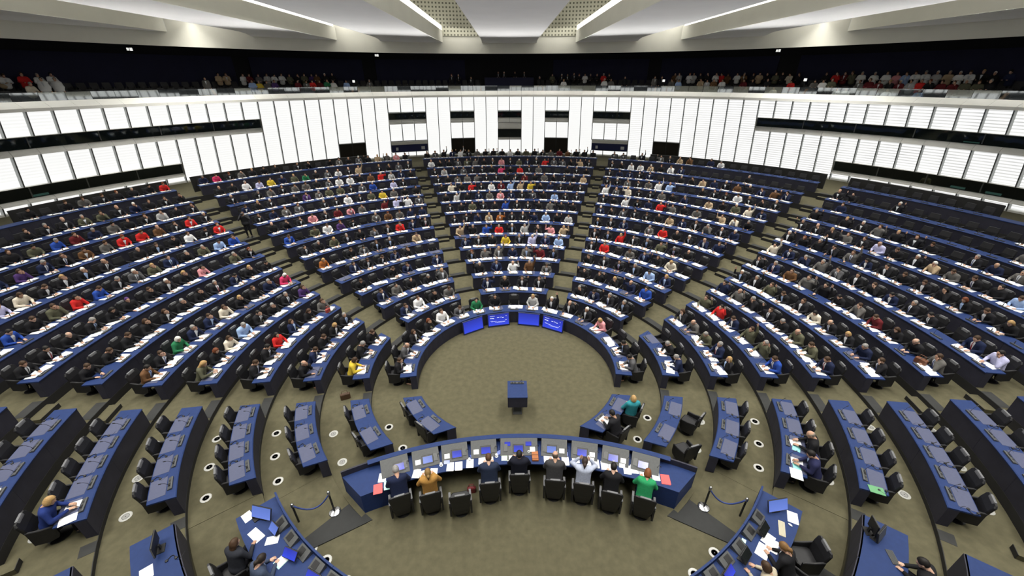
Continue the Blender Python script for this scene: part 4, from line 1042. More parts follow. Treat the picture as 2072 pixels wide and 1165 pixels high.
for dist, bl, s, k, i, a, v in SEATS:
    r, z = RR(k), ZZ[k]; rz = PI - a; occ = v[0] != '-'; sp = seat_phrase(bl, s, k, i)
    inv = bl == 'front'; sit = (bl, s, k, i) in SPECIAL
    cp = polar(r + DEPTH + (.21 if occ or sit else (-.17 + .05 * rnd.random() if bl == 'front' else .10 + .07 * rnd.random())), a, z); crz = rz + (rnd.uniform(-.1, .1) if occ else rnd.uniform(-.12, .12) * (.5 if bl == 'front' else 1))
    if (bl, s, k) == ('front', 1, 2): cp = polar(r + DEPTH + .30 + .12 * i, a + .02, z); crz = rz - .35 - .25 * i
    if n_chair < NEAR:
        make_chair(cp, crz, ('black armchair, ' if occ or sit else 'empty black armchair, ') + sp, 'armchairs in the rows'); n_chair += 1
    else:
        M = Matrix.Translation(cp) @ Matrix.Rotation(crz, 4, 'Z'); farchairs.add([M @ Vector(p) for p in LOWCHAIR[0]], LOWCHAIR[1])
    if occ:
        c, h, p = v
        pp = polar(r + DEPTH + .165, a, z); prz = rz + rnd.uniform(-.22, .22); sc = rnd.uniform(.97, 1.06)
        if n_person < NEAR:
            word = CLO[c][1] if (c in CLO) else 'jacket'
            lab = f"{HN[h]} person in {word}{ARMW.get(p, '')}, {sp}"
            make_person(pp, prz, c, h, p, lab, 'delegates seated in the rows', rnd, sc); n_person += 1
        else: crowd_person(crowd, pp, prz, c, h, p, rnd, sc)
    if (occ and rnd.random() < .93) or (not occ and not inv and rnd.random() < .6 and not (s > 0 and k >= 11)):
        pp = polar(r + .38, a + rnd.uniform(-.03, .03) / r * 3, z + HD + (.006 if k <= 6 else 0)); prz = rz + rnd.uniform(-.25, .25)
        if n_paper < NEAR:
            o = link('document_stack', STACKS[rnd.randrange(7)], None, None, pp, prz); tag(o, f'white papers on desk before {sp}', 'papers', 'papers on the desks'); n_paper += 1
        else:
            b = PSMALL[rnd.randrange(3)]; M = Matrix.Translation(pp) @ Matrix.Rotation(prz, 4, 'Z'); farpaper.add([M @ Vector(q) for q in b.v], b.f)
    if bl == 'front' and not occ and not sit and k <= 8:
        h = link('headset', ME_HEADSET, None, None, polar(r + DEPTH - .13, a + .33 / r, z + HD), rz + rnd.uniform(-.6, .6) + PI / 2); tag(h, f'black headset on desk beside {sp}', 'headset', 'headsets on the empty desks')
tag(farchairs.build('armchairs', M_CHAIR), 'black armchairs of the far rows at the back', 'chairs', kind='stuff')
tag(farpaper.build('papers', M_PAPER), 'white papers on desks of the far rows', 'papers', kind='stuff')

# ------------------------------------------------------------------ visitors' gallery
GB = "-64.2t -64.0w -62.6r -61.4w -60.5w -44.2t -43.3t -41.3w -40.5R -39.3G -38.2g -37.4w -36.3w -35.2e -34.2b -33.2e -32.1u -31.4O -30.2b -29.1b -9.9s -8.8s 7.5e 9.1s 10.1s 11.2s 12.0b 13.1w 14.0b 15.1b 16.2r 17.2b 27.6O 28.3g 29.8w 30.4g 31.4b 32.4b 33.6w 34.5r 35.3O 36.6w 37.5O 38.7b 39.5t 40.5b 41.6e 42.4b 43.4c 44.5b 47.6b 48.7r 49.6R 50.5e 51.4w 52.7w 53.9w 54.9p 55.8l 56.7w 57.6w 58.5g 59.5t 60.4w 61.3w 62.2b 63.1b 64.4n"
GF = "-63.2c -40.8l -39.9y -38.9G -37.9u -34.7R -33.5G -32.6r -31.5R -30.5E -29.5w -27.5l -23.9G 9.6w 16.6w 17.7G 27.6G 28.6l 32.0t 32.9g 33.9O 35.1w 38.1R 39.2b 41.2b 44.3r 47.0G 48.0w 49.0e 52.0G 53.0R 54.0R 55.2b 56.1R 57.1g 58.0r 58.9b 59.9R 60.9R 61.9e 62.9e 63.8b"
GS = "-46.4G -6.7s 5.3b 20.0b 24.8G 25.9b -62.0w -60.9w"
rg = random.Random(5)
gch = MB()
for rowr, z, dat, p in ((34.9, 9.85 - .40, GB, None), (33.5, 9.05, GF, None)):
    occ = []
    for t in dat.split():
        a = rad(float(t[:-1])); c = t[-1]
        zz = 9.85 if rowr > 34 else 9.45
        crowd_person(crowd, polar(rowr + (.8 if rowr > 34 else .75), a, zz + (.22 if rowr > 34 else .10)), PI - a + rg.uniform(-.3, .3), c, rg.choice('kkknnnggbNNRw'), rg.choice('ullucr'), rg, rg.uniform(1.0, 1.1))
    a = -66.0
    while a < 66:
        zz = 9.85 if rowr > 34 else 9.45
        if not (-5.5 < a < 5.5):
            M = Matrix.Translation(polar(rowr + .85, rad(a), zz - .05)) @ Matrix.Rotation(PI - rad(a), 4, 'Z')
            gch.add([M @ Vector(q) for q in LOWCHAIR[0]], LOWCHAIR[1])
        a += 1.12
tag(gch.build('gallery_seats', mat('gallery_seat_black', (.02, .02, .022), .7, noise=.1, nscale=9)), 'dark seats in rows of the upper visitors gallery', 'seats', kind='stuff')
for t in GS.split():
    a = rad(float(t[:-1])); crowd_person(crowd, polar(34.2, a, 9.45), PI - a + rg.uniform(-.8, .8), t[-1], rg.choice('kng'), 's', rg)
for a, c in ((-1.9, 's'), (-.9, 'b'), (1.0, 'b'), (2.6, 's')):
    crowd_person(crowd, polar(36.4, rad(a), 10.35), PI - rad(a), c, 'k', 'u', rg)
for a, c in ((42.6, 'c'), (51.3, 'w'), (58.7, 'l'), (50.3, 'w'), (38.9, 'G'), (55.6, 'w')):
    crowd_person(crowd, polar(33.1, rad(a), 9.02), PI - rad(a), c, rg.choice('kn'), 'l', rg)
# navy control desk in the middle of the gallery
d = empty('control_desk', polar(35.9, 0, 9.45)); tag(d, 'dark navy control desk box in the middle of the gallery', 'desk')
MB().arc(35.2, 35.3, 9.46, 11.02, (-.072, .072)).build('front_panel', M_GALNAVY, d).location = -Vector(d.location)
MB().arc(35.15, 36.0, 11.0, 11.06, (-.075, .075)).build('desk_top', M_GALNAVY, d).location = -Vector(d.location)
for sg in (-1, 1): MB().arc(35.2, 36.0, 9.86, 11.0, (sg * .072, sg * .075)).build('side_panel', M_GALNAVY, d).location = -Vector(d.location)
# wooden stair posts
for j, a in enumerate((-45.6, -27.0, -26.0, -5.2, 5.9, 25.2, 27.0, 46.0, 65.2)):
    lean = .35 * (1 if a > 0 else -1) if abs(a) > 40 else .05
    p = polar(33.3, rad(a), 9.2)
    b = MB(); b.loft([[(-.09, -.05, 0), (.09, -.05, 0), (.09, .05, 0), (-.09, .05, 0)], [(-.09 + lean, .2, 1.0), (.09 + lean, .2, 1.0), (.09 + lean, .3, 1.0), (-.09 + lean, .3, 1.0)]])
    b.box((lean * .5, .12, .02), (.24, .2, .04))
    o = b.build('stair_post', M_WOOD, None, loc=p, rz=-rad(a)); tag(o, f'orange wooden stair post in the gallery, {ORD[j]} from the left', 'post', 'wooden gallery stair posts')
# illuminated signs and lit screens
M_SIGN = mat('sign_lit', (.9, .9, .85), .5, emit=.9, ecol=(1, 1, .95))
for j, (a, r, z) in enumerate(((-52.0, 37.3, 13.05), (-21.6, 37.3, 13.1), (40.6, 37.3, 13.15))):
    s = empty('exit_sign', polar(r, rad(a), z), PI - rad(a)); tag(s, f'small lit white sign on gallery wall, {ORD[j]} from the left', 'sign', 'lit gallery signs')
    MB().bbox((0, 0, 0), (.42, .08, .26), .01).build('case', M_GALDARK, s)
    MB().box((-.1, .05, 0), (.16, .02, .2)).build('left_field', M_SIGN, s); MB().box((.1, .05, 0), (.15, .02, .18)).build('right_field', M_SIGN, s)
for j, (a, z) in enumerate(((-26.4, 10.75), (26.3, 10.75), (45.9, 10.85))):
    s = empty('lit_screen', polar(34.0, rad(a), z), PI - rad(a)); tag(s, f'small lit screen in the gallery, {ORD[j]} from the left', 'screen', 'small lit gallery screens')
    MB().bbox((0, 0, 0), (.26, .04, .24), .01).build('case', M_BLACK, s); MB().box((0, .025, 0), (.22, .01, .2)).build('display', M_SIGN, s); MB().box((0, 0, -.65), (.04, .04, 1.1)).build('stem', M_BLACK, s)
# glass balustrade on the ledge
def glass_mat():
    m = bpy.data.materials.new('balustrade_glass'); m.use_nodes = True; nt = m.node_tree; N = nt.nodes; L = nt.links
    N.remove(N['Principled BSDF']); out = [n for n in N if n.type == 'OUTPUT_MATERIAL'][0]
    tr = N.new('ShaderNodeBsdfTransparent'); tr.inputs[0].default_value = (.80, .84, .83, 1)
    gl = N.new('ShaderNodeBsdfGlossy'); gl.inputs['Roughness'].default_value = .03; gl.inputs[0].default_value = (.9, .92, .92, 1)
    mx = N.new('ShaderNodeMixShader'); mx.inputs[0].default_value = .32; L.new(tr.outputs[0], mx.inputs[1]); L.new(gl.outputs[0], mx.inputs[2]); L.new(mx.outputs[0], out.inputs[0]); return m
M_GLASS = glass_mat()
bal = empty('trim_4'); tag(bal, kind='structure')
for i in range(-VIS - 1, VIS + 1):
    g = .012 / 32; p, q = i * DA + g, (i + 1) * DA - g
    lean = rg.uniform(-.015, .015); tw = rg.uniform(-.012, .012)
    MB().loft([[polar(32.52 + l + d, t, z) for l, d in ((lean * (z - 9.8) + sgn * tw, 0), (lean * (z - 9.8) + sgn * tw, .015))] + [polar(32.52 + .016, t, z)] for t, sgn in ((p, -1), (q, 1)) for z in (9.84,)] , caps=False).v
    b = MB(); v = []
    for z in (9.83, 10.32):
        for t, sgn in ((p, -1), (q, 1)):
            for d in (0, .014): v.append(polar(32.52 + lean * (z - 9.83) + sgn * tw + d, t, z))
    b.add(v, [(0, 2, 6, 4), (1, 5, 7, 3), (0, 1, 3, 2), (4, 6, 7, 5), (0, 4, 5, 1), (2, 3, 7, 6)])
    b.build('glass_panel', M_GLASS, bal)
# photographers' standing figures are in the crowd; the crowd is closed here
tag(crowd.build('crowd', M_CROWD), 'delegates of the far rows and visitors in the upper gallery', 'crowd', kind='stuff')

# ------------------------------------------------------------------ the well: screens and lectern
def screen_mat(name, c0, c1, strength=1.0):
    m = bpy.data.materials.new(name); m.use_nodes = True; nt = m.node_tree; N = nt.nodes; L = nt.links; b = N['Principled BSDF']
    b.inputs['Base Color'].default_value = (.01, .01, .02, 1); b.inputs['Roughness'].default_value = .2
    tc = N.new('ShaderNodeTexCoord'); sx = N.new('ShaderNodeSeparateXYZ'); L.new(tc.outputs['Generated'], sx.inputs[0])
    mx = N.new('ShaderNodeMix'); mx.data_type = 'RGBA'; mx.inputs[6].default_value = (*c0, 1); mx.inputs[7].default_value = (*c1, 1)
    L.new(sx.outputs['Z'], mx.inputs[0]); L.new(mx.outputs[2], b.inputs['Emission Color']); b.inputs['Emission Strength'].default_value = strength; return m
M_SCR = screen_mat('screen_blue', (.035, .07, .80), (.02, .035, .42))
M_SCRB = screen_mat('screen_light_blue', (.16, .25, .75), (.12, .2, .6))
M_SCRW = mat('screen_text', (.8, .85, 1), .4, emit=.85, ecol=(.8, .87, 1))
M_BEZ = mat('bezel_navy', (.012, .02, .08), .5, noise=.05, nscale=10)
for j, (azd, lab, txt) in enumerate(((-32.0, 'leftmost blue floor screen, plain, below the front desks', 0), (-11.9, 'second blue floor screen from left with white text lines', 1),
                                  (10.9, 'third blue floor screen from left, plain, beside the text screens', 0), (29.6, 'rightmost blue floor screen with white text lines', 1))):
    a = rad(azd); s = empty('floor_screen', polar(3.84, a, 0), PI - a); tag(s, lab, 'screen', 'blue screens in front of the first desks')
    til = rad(-48)      # screen leans back
    R = Matrix.Translation((0, 0, .35)) @ Matrix.Rotation(rad(9), 4, 'X')
    def put(mb, nm, m, par):
        mb.v = [tuple(R @ Vector(p)) for p in mb.v]; return mb.build(nm, m, par)
    put(MB().bbox((0, 0, 0), (1.12, .07, .69), .012), 'casing', M_BEZ, s)
    sc = put(MB().box((0, .04, .02), (1.03, .012, .58)), 'display', M_SCR, s)
    if txt:
        rr = random.Random(j)
        for (x0, x1, z, h) in ((-.44, -.2, .24, .014), (-.44, -.26, .13, .03), (-.30, -.22, .11, .02), (-.08, .02, .14, .03), (.06, .16, .15, .025), (.18, .26, .12, .04), (.36, .41, .19, .02), (-.42, -.30, -.02, .012), (-.38, -.1, -.05, .012), (-.2, .34, -.09, .012), (-.1, .3, -.12, .010), (.34, .4, -.02, .02)):
            put(MB().box(((x0 + x1) / -2, .0475, z), (abs(x1 - x0), .003, h * .6)), 'text_line', M_SCRW, sc)
    MB().box((0, -.05, .03), (.5, .14, .06)).build('stand', M_BEZ, s)
# lectern
l = empty('lectern', (.01, -2.0, 0)); tag(l, 'blue lectern standing alone in the well before the presidency', 'lectern')
b = MB(); b.loft([[(-.36, .42, .98), (.36, .42, .98), (.36, .42, 1.04), (-.36, .42, 1.04)], [(-.36, -.40, .94), (.36, -.40, .94), (.36, -.40, .98), (-.36, -.40, .98)]]); b.build('lectern_top', M_MAT if 0 else M_TOP, l)
MB().box((0, -.37, .72), (.7, .03, .46)).build('front_panel', M_FRONT, l)
for s in (-1, 1): MB().box((s * .34, 0, .74), (.03, .76, .46)).build('side_panel', M_FRONT, l)
MB().box((0, .38, .74), (.7, .03, .5)).build('rear_panel', M_FRONT, l)
MB().bbox((0, .02, .28), (.3, .3, .52), .02).build('pedestal', M_CONS, l); MB().bbox((0, -.04, .015), (.34, .42, .03), .01).build('foot', M_CONS, l)
c = MB().bbox((0, .30, 1.04), (.5, .1, .05), .01).build('control_strip', M_CONS, l)
for x in (-.18, -.08, .06, .17): MB().box((x, .29, 1.07), (.06, .06, .015)).build('button_field', M_BLACK, c)
q = link('microphone', ME_MIC, None, l); q.location = (.1, .28, 1.02); q.rotation_euler = (0, 0, 0)
# round floor vents
M_VENT = mat('vent_metal', (.42, .42, .40), .45, metal=.4, noise=.1, nscale=30)
b = MB(); b.lathe([(.0, .0), (.145, .0), (.15, .006), (.142, .01), (.13, .008), (0, .008)], 18); ME_VENT = proto(b, 'vent_plate', M_VENT)
b = MB()
b.lathe([(.078, .008), (.078, .0115), (.088, .0115), (.088, .008)], 16)
ME_VRING = proto(b, 'slot_rings', M_CONS)
b = MB(); b.lathe([(0, .008), (.016, .008), (.016, .012), (0, .012)], 8); ME_VCEN = proto(b, 'hub', M_CONS)
VENT = []
for s in (-1, 1):
    for k in range(2, 8):
        n = 2 if k < 4 else 3
        a0, a1 = span('front', s, RR(k) - .3)
        for j in range(n):
            a = a0 + (a1 - a0) * (j + .35) / n; VENT.append((RR(k) - .42, a, ZZ[k - 1], s, k, j))
for r_, a, z, s, k, j in VENT:
    p = polar(r_, a, z)
    if not seen(p, .02): continue
    v = empty('floor_vent', p, rad(17 * (k + j))); tag(v, f'round metal floor vent, {ORD[j]} along row {["","one","two","three","four","five","six","seven"][k]} of {"left" if s < 0 else "right"} front block', 'vent', 'round floor vents')
    link('vent_plate', ME_VENT, None, v); link('slot_rings', ME_VRING, None, v); link('hub', ME_VCEN, None, v)
for j, (x, y) in enumerate(((-5.1, -7.25), (-4.4, -7.75), (-5.6, -6.95), (5.1, -7.2), (4.35, -7.7))):
    v = empty('floor_vent', (x, y, .0), j); tag(v, f'round metal floor vent beside the {"left" if x < 0 else "right"} secretariat desk, {ORD[j if x < 0 else j - 3]}', 'vent', 'round floor vents')
    link('vent_plate', ME_VENT, None, v); link('slot_rings', ME_VRING, None, v); link('hub', ME_VCEN, None, v)

# ------------------------------------------------------------------ presidency table
PZ = .78
prs = empty('presidency_table', (0, -4.6, 0)); tag(prs, 'long curved blue presidency table with nine seats facing the well', 'table')
PO = Vector(prs.location)
def pb(mb, nm, m, par=None):
    mb.v = [tuple(Vector(p) - PO) for p in mb.v]; return mb.build(nm, m, par or prs)
def parc(r0, r1, z0, z1, t0, t1, u0=None, u1=None, n=28):
    u0 = t0 if u0 is None else u0; u1 = t1 if u1 is None else u1
    b = MB(); b.loft([[pres(r0, t0 + (t1 - t0) * i / n, z0), pres(r1, u0 + (u1 - u0) * i / n, z0), pres(r1, u0 + (u1 - u0) * i / n, z1), pres(r0, t0 + (t1 - t0) * i / n, z1)] for i in range(n + 1)]); return b
TF, TB = .478, .4415
pb(parc(10.45, 11.36, PZ - .04, PZ, -TB, TB, -TF, TF), 'table_top', M_TOP)
for j in range(9):
    t0 = -TF + 2 * TF * j / 9; pb(parc(11.33, 11.38, .0, PZ + .2, t0 + .0004, t0 + 2 * TF / 9 - .0004, n=5), 'front_panel', M_FRONT)
pb(parc(11.24, 11.40, PZ + .2, PZ + .225, -TF * .86, TF * .86), 'front_ledge', M_TOP)
for s in (-1, 1):
    b = MB(); b.loft([[pres(10.45, s * TB, z), pres(11.36, s * TF, z), pres(11.36, s * (TF - .004), z), pres(10.45, s * (TB - .004), z)] for z in (0, PZ - .04)]); pb(b, 'end_panel', M_TOP)
    pb(parc(10.45, 10.50, .0, PZ - .04, s * .335, s * TB, n=6), 'rear_panel', M_TOP)
PT = [-.345, -.262, -.182, -.1, .0, .1, .185, .27, .35]
PN = ['first', 'second', 'third', 'fourth', 'middle', 'sixth', 'seventh', 'eighth', 'ninth']
for j, t in enumerate(PT):
    w = .80 if j != 4 else 1.16
    cx = empty('console_bank', Vector(pres(10.98, t, PZ)) - PO, -t); cx.parent = prs
    R = Matrix.Translation((0, .02, .0)) @ Matrix.Rotation(rad(26), 4, 'X')
    def put(mb, nm, m, par=None):
        mb.v = [tuple(R @ Vector(p)) for p in mb.v]; return mb.build(nm, m, par or cx)
    MB().loft([[(x, -.24, 0), (x, .27, 0), (x, .27, .21), (x, .24, .222), (x, -.24, .012)] for x in (-w / 2, w / 2)]).build('housing', mat('bank_grey', (.10, .103, .105), .75, noise=.06, nscale=20, spec=.15), cx)
    sx = {0: .12, 1: .05, 2: .06, 3: .06, 4: -.02, 5: -.08, 6: -.07, 7: -.06, 8: -.06}[j]
    put(MB().bbox((sx, -.02, .128), (.34, .27, .012), .006), 'screen_frame', M_BLACK)
    put(MB().box((sx, -.03, .136), (.28, .19, .006)), 'screen', M_SCRB if j in (1, 5) else M_SCR)
    nx = -.24 if j < 4 else .24
    if j not in (0, 8): put(MB().box((nx if j != 4 else .42, -.05, .129), (.16, .14, .006)), 'notepad', M_PAPER)
    put(MB().box((-nx * 1.2 if j != 4 else -.42, 0, .129), (.12, .22, .014)), 'keypad', M_CONS)
    if j in (6, 7): put(MB().box((nx * .9, -.2, .129), (.17, .12, .006)), 'notepad', M_PAPER)
    if j == 4:
        for x in (-.36, .30): put(MB().box((x, .12, .129), (.18, .12, .008)), 'small_screen', M_SCR)
    m_ = link('microphone', ME_MIC, None, cx); m_.location = (w / 2 - .06, -.05, .08)
# the nine seats
PP = [(-3.32, -6.14), (-2.49, -6.08), (-1.67, -6.15), (-.86, -5.78), (-.01, -5.52), (.99, -5.72), (1.79, -5.85), (2.52, -6.12), (3.38, -6.31)]
rp = random.Random(3)
PPL = [('n', 'g', 'w', 'short', None, None, 'grey-haired person in navy suit at left end of the presidency table'),
       ('o', 'b', 'u', 'bun', (.36, .19, .05), (.20, .12, .04), 'person in ochre top with tied blond hair at presidency table'), None,
       ('n', '0', 'r', 'short', (.02, .028, .055), (.08, .04, .02), 'person in dark blue jacket, thinning hair, left of the president'),
       ('b', 'k', 'u', 'short', (.012, .013, .022), None, 'black-haired person in midnight suit in the middle presidency chair'),
       ('a', 'g', 'r', 'bald', (.045, .045, .048), (.08, .06, .045), 'person in charcoal suit with balding crown right of the president'),
       ('l', 'k', 'b', 'bun', (.42, .46, .58), (.035, .022, .018), 'person in pale blue blouse with dark ponytail, hands to head'),
       ('b', 'k', 'r', 'short', None, None, 'dark-haired person in black printed top at presidency table'),
       ('E', 'R', 'r', 'bob', (.025, .26, .10), (.17, .06, .02), 'auburn-haired person in green top at right end of presidency')]
for j, (x, y) in enumerate(PP):
    t = math.atan2(x, y - PC); dx, dy = math.sin(t), math.cos(t)
    cx, cy = x + .24 * dx, y + .24 * dy
    make_chair((cx, cy, DAIS_Z * .25), -t, f'tall black presidency chair, {ORD[j]} from the left' + (', empty' if j == 2 else ''), 'presidency chairs', CHP, .29, 'presidency_chair')
    w = PPL[j]
    if w:
        c, h, p, hk, col, hcol, lab = w
        make_person((cx + .15 * dx, cy + .15 * dy, DAIS_Z * .25), -t, c, h, p, lab, 'people at the presidency table', rp, 1.08, hk=hk, col=col, hcol=hcol, shoes=True, sex='f' if j in (1, 6, 7, 8) else 'm')
# things on the presidency table
def on_table(x, y, z0=PZ): return (x, y, z0)
M_RED = mat('folder_red', (.62, .09, .09), .6, noise=.04, nscale=10); M_GREENF = mat('folder_green', (.10, .28, .13), .6, noise=.04, nscale=10)
M_MINT = mat('paper_mint', (.45, .72, .68), .8); M_AQUA = mat('paper_aqua', (.25, .62, .62), .8); M_LGREEN = mat('paper_pale_green', (.60, .78, .58), .8)
def paper(x, y, rz, label, w=.21, h=.297, m=None, z=PZ, n=2, name='paper_sheet', grp='papers on the presidency table'):
    b = MB()
    for q in range(n): b.box((.006 * q, .004 * q, .004 + .004 * q), (w, h, .003), .03 * q)
    o = b.build(name, m or M_PAPER, None, loc=(x, y, z), rz=rz); tag(o, label, 'paper', grp); return o
P2 = [(-4.02, -5.42, .1), (-3.76, -5.16, .08), (-3.52, -5.52, .15), (-3.05, -5.3, -.05), (-2.83, -5.35, .2), (-2.55, -5.28, .0), (-2.08, -5.08, .03), (-1.83, -5.06, .06), (-1.5, -4.98, .03), (-1.14, -4.86, .0), (-.9, -4.88, .1), (-.26, -4.76, -.05), (.86, -4.82, .0), (1.06, -4.72, -.06), (1.4, -4.93, -.04), (1.72, -4.86, .0), (2.06, -4.98, -.08), (2.3, -5.04, -.1), (2.56, -5.1, -.1), (2.78, -5.2, -.12), (3.2, -5.26, -.14), (3.42, -5.24, -.14), (3.64, -5.4, -.16), (3.98, -5.48, -.18)]
for j, (x, y, r_) in enumerate(P2): paper(x, y, r_, f'white paper sheet on the presidency table, {ORD[j]} from the left')
o = paper(-3.80, -5.66, -.25 + .5, 'mint and white sheets in open red folder on presidency table', m=M_MINT); 
o = paper(-4.05, -5.78, .25, 'red folder lying open at left end of presidency table', .24, .32, M_RED, name='folder')
o = paper(4.22, -5.60, -.2, 'red folder at right end of the presidency table', .24, .32, M_RED, n=3, name='folder')
o = paper(-.44, -4.74, .0, 'pale green sheet before the middle presidency seat', m=M_LGREEN)
bx = empty('gavel_case', (.49, -4.75, PZ), 0); tag(bx, 'orange brown leather case on the presidency table beside the middle seat', 'case')
MB().bbox((0, 0, .03), (.2, .34, .06), .012).build('case_body', mat('leather_orange', (.33, .11, .03), .45, noise=.12, nscale=14), bx); MB().box((0, .02, .063), (.21, .02, .008)).build('strap', mat('leather_dark', (.12, .04, .015), .5), bx); MB().box((0, -.12, .063), (.21, .02, .008)).build('strap', MATS['leather_dark'], bx)
for j, (x, y) in enumerate(((-2.36, -5.02), (-1.52, -4.86), (-.7, -4.72), (.3, -4.62), (1.16, -4.64), (2.12, -4.84), (2.86, -4.98), (3.78, -5.18))):
    c_ = empty('water_cup', (x, y, PZ)); tag(c_, f'white cup on the presidency table, {ORD[j]} from the left', 'cup', 'cups on the presidency table')
    MB().lathe([(.0, 0), (.03, 0), (.036, .09), (.032, .09), (.028, .01), (0, .01)], 12).build('cup', M_PAPER, c_, smooth=True); MB().lathe([(0, 0), (.05, 0), (.055, .008), (0, .008)], 12).build('saucer', M_PAPER, c_)
for j, (x, y, r_) in enumerate(((-2.2, -4.93, .1), (-1.42, -4.72, .35), (-.62, -4.6, .6), (1.42, -4.68, -.05))):
    c_ = empty('tablet', (x, y, PZ), r_); tag(c_, f'small tablet with blue screen on presidency table, {ORD[j]} from left', 'tablet', 'tablets on the presidency table')
    MB().bbox((0, 0, .012), (.19, .13, .02), .005, rx=.25).build('body', M_BLACK, c_); MB().box((0, 0, .024), (.17, .11, .003), rx=.25).build('display', M_SCRB, c_)

# ------------------------------------------------------------------ rope barriers
for s in (-1, 1):
    br = 'left' if s < 0 else 'right'
    pts = ((s * 5.36, -5.95), (s * 6.22, -6.28))
    for j, (x, y) in enumerate(pts):
        p = empty('barrier_post', (x, y, 0.035 if j == 0 else .0)); tag(p, f'black and chrome barrier post {"beside the presidency table" if j == 0 else "beside the secretariat desk"}, {br} side', 'post', 'rope barrier posts')
        MB().lathe([(0, 0), (.17, 0), (.175, .015), (.15, .03), (.04, .045), (0, .05)], 18).build('base', M_CHROME, p, smooth=True); MB().lathe([(0, .04), (.026, .04), (.026, .78), (0, .78)], 10).build('pole', M_BLACK, p)
        MB().lathe([(0, .78), (.036, .78), (.04, .80), (.03, .83), (.045, .86), (.03, .90), (0, .91)], 12).build('finial', M_CHROME, p, smooth=True)
    (x0, y0), (x1, y1) = pts
    path = [(x0 + (x1 - x0) * q / 10, y0 + (y1 - y0) * q / 10, .83 - .38 * (1 - (2 * q / 10 - 1) ** 2)) for q in range(11)]
    rp_ = MB().tube(path, .022, 8).build('barrier_rope', mat('rope_blue', (.02, .04, .16), .7, noise=.1, nscale=30), None, smooth=True); tag(rp_, f'blue barrier rope hanging between two posts, {br} side', 'rope')

# ------------------------------------------------------------------ secretariat desks in the front corners
def corner_desk(s, r0, r1, a0, a1, z, h, label, ledge=True):
    d = empty('secretariat_desk', polar(r0, s * (a0 + a1) / 2, z)); tag(d, label, 'desk', 'secretariat desks'); O = Vector(d.location)
    def bld(mb, nm, m):
        mb.v = [tuple(Vector(p) - O) for p in mb.v]; return mb.build(nm, m, d)
    A = (s * a0, s * a1)
    bld(MB().arc(r0, r1, z + h - .04, z + h, A), 'desk_top', M_TOP)
    n = 3
    for j in range(n):
        p, q = a0 + (a1 - a0) * j / n + .0005, a0 + (a1 - a0) * (j + 1) / n - .0005
        bld(MB().arc(r0 - .02, r0 + .03, z, z + h + (.16 if ledge else 0), (s * p, s * q)), 'front_panel', M_TOP if ledge else M_FRONT)
    bld(MB().arc(r0 + .02, r1 - .05, z, z + h - .04, (s * a0, s * (a0 + .03 / r0))), 'end_panel', M_FRONT)
    if ledge:      # dark equipment shelf with sloping units behind the raised front
        aa = a0 + .09
        while aa < a1 - .06:
            bb = MB(); bb.loft([[polar(r0 + .04, s * t, z + h), polar(r0 + .30, s * t, z + h), polar(r0 + .30, s * t, z + h + .03), polar(r0 + .06, s * t, z + h + .14)] for t in (aa, aa + .040)]); u = bld(bb, 'equipment_unit', M_CONS)
            bb = MB(); bb.loft([[polar(r0 + .10, s * t, z + h + .124), polar(r0 + .26, s * t, z + h + .052), polar(r0 + .26, s * t, z + h + .060), polar(r0 + .10, s * t, z + h + .132)] for t in (aa + .006, aa + .024)]); k_ = bld(bb, 'unit_keypad', M_BLACK)
            aa += .062
    return d
corner_desk(-1, 9.05, 10.05, rad(180 - 49.2), rad(180 - 20), .0, .74, 'blue curved secretariat desk crowded with screens, lower left corner')
corner_desk(1, 9.05, 10.05, rad(180 - 49.2), rad(180 - 20), .0, .74, 'blue curved secretariat desk with monitor and keyboard, lower right corner')
corner_desk(-1, 11.15, 12.0, rad(180 - 50.9), rad(180 - 30), ZZ[5], .74, 'outer blue corner desk with monitor arm, bottom left edge', False)
corner_desk(1, 11.15, 12.0, rad(180 - 50.9), rad(180 - 30), ZZ[5], .74, 'outer blue corner desk with two monitors, bottom right edge', False)
corner_desk(-1, 12.93, 13.7, rad(180 - 51.4), rad(180 - 40), ZZ[6], .74, 'outermost blue corner desk cut by the lower left frame edge', False)
corner_desk(1, 12.93, 13.7, rad(180 - 51.4), rad(180 - 40), ZZ[6], .74, 'outermost blue corner desk cut by the lower right frame edge', False)
def monitor(x, y, z, rz, label, w=.5, h=.3, m=None, tiltb=12, name='monitor'):
    o = empty(name, (x, y, z), rz); tag(o, label, 'monitor', 'monitors on the corner desks')
    R = Matrix.Translation((0, 0, .10 + h / 2)) @ Matrix.Rotation(-rad(tiltb), 4, 'X')
    def put(mb, nm, mm, par=None):
        mb.v = [tuple(R @ Vector(p)) for p in mb.v]; return mb.build(nm, mm, par or o)
    put(MB().bbox((0, .02, 0), (w + .03, .035, h + .03), .008), 'casing', M_BLACK); put(MB().box((0, -.001, 0), (w, .008, h)), 'display', m or M_SCRB)
    MB().box((0, .06, .08), (.06, .03, .16)).build('stand', M_BLACK, o); MB().bbox((0, .05, .01), (.24, .18, .02), .008).build('foot', M_BLACK, o); return o
def facing(x, y): return math.atan2(x, -y) * 1.0
def keyboard(x, y, z, rz, label, m, w=.42):
    o = empty('keyboard', (x, y, z), rz); tag(o, label, 'keyboard')
    MB().bbox((0, 0, .01), (w, .15, .02), .006).build('body', m, o)
    b = MB()
    for q in range(5):
        b2 = MB().box((0, -.05 + .025 * q, .023), (w * .92, .018, .006)); b2.build('key_row', mat('keys_' + m.name, tuple(x_ * .8 for x_ in m.node_tree.nodes['RGB'].outputs[0].default_value[:3]), .6), o)
    return o
TZ = .74
M_BEIGE = mat('beige_plastic', (.52, .48, .36), .6)
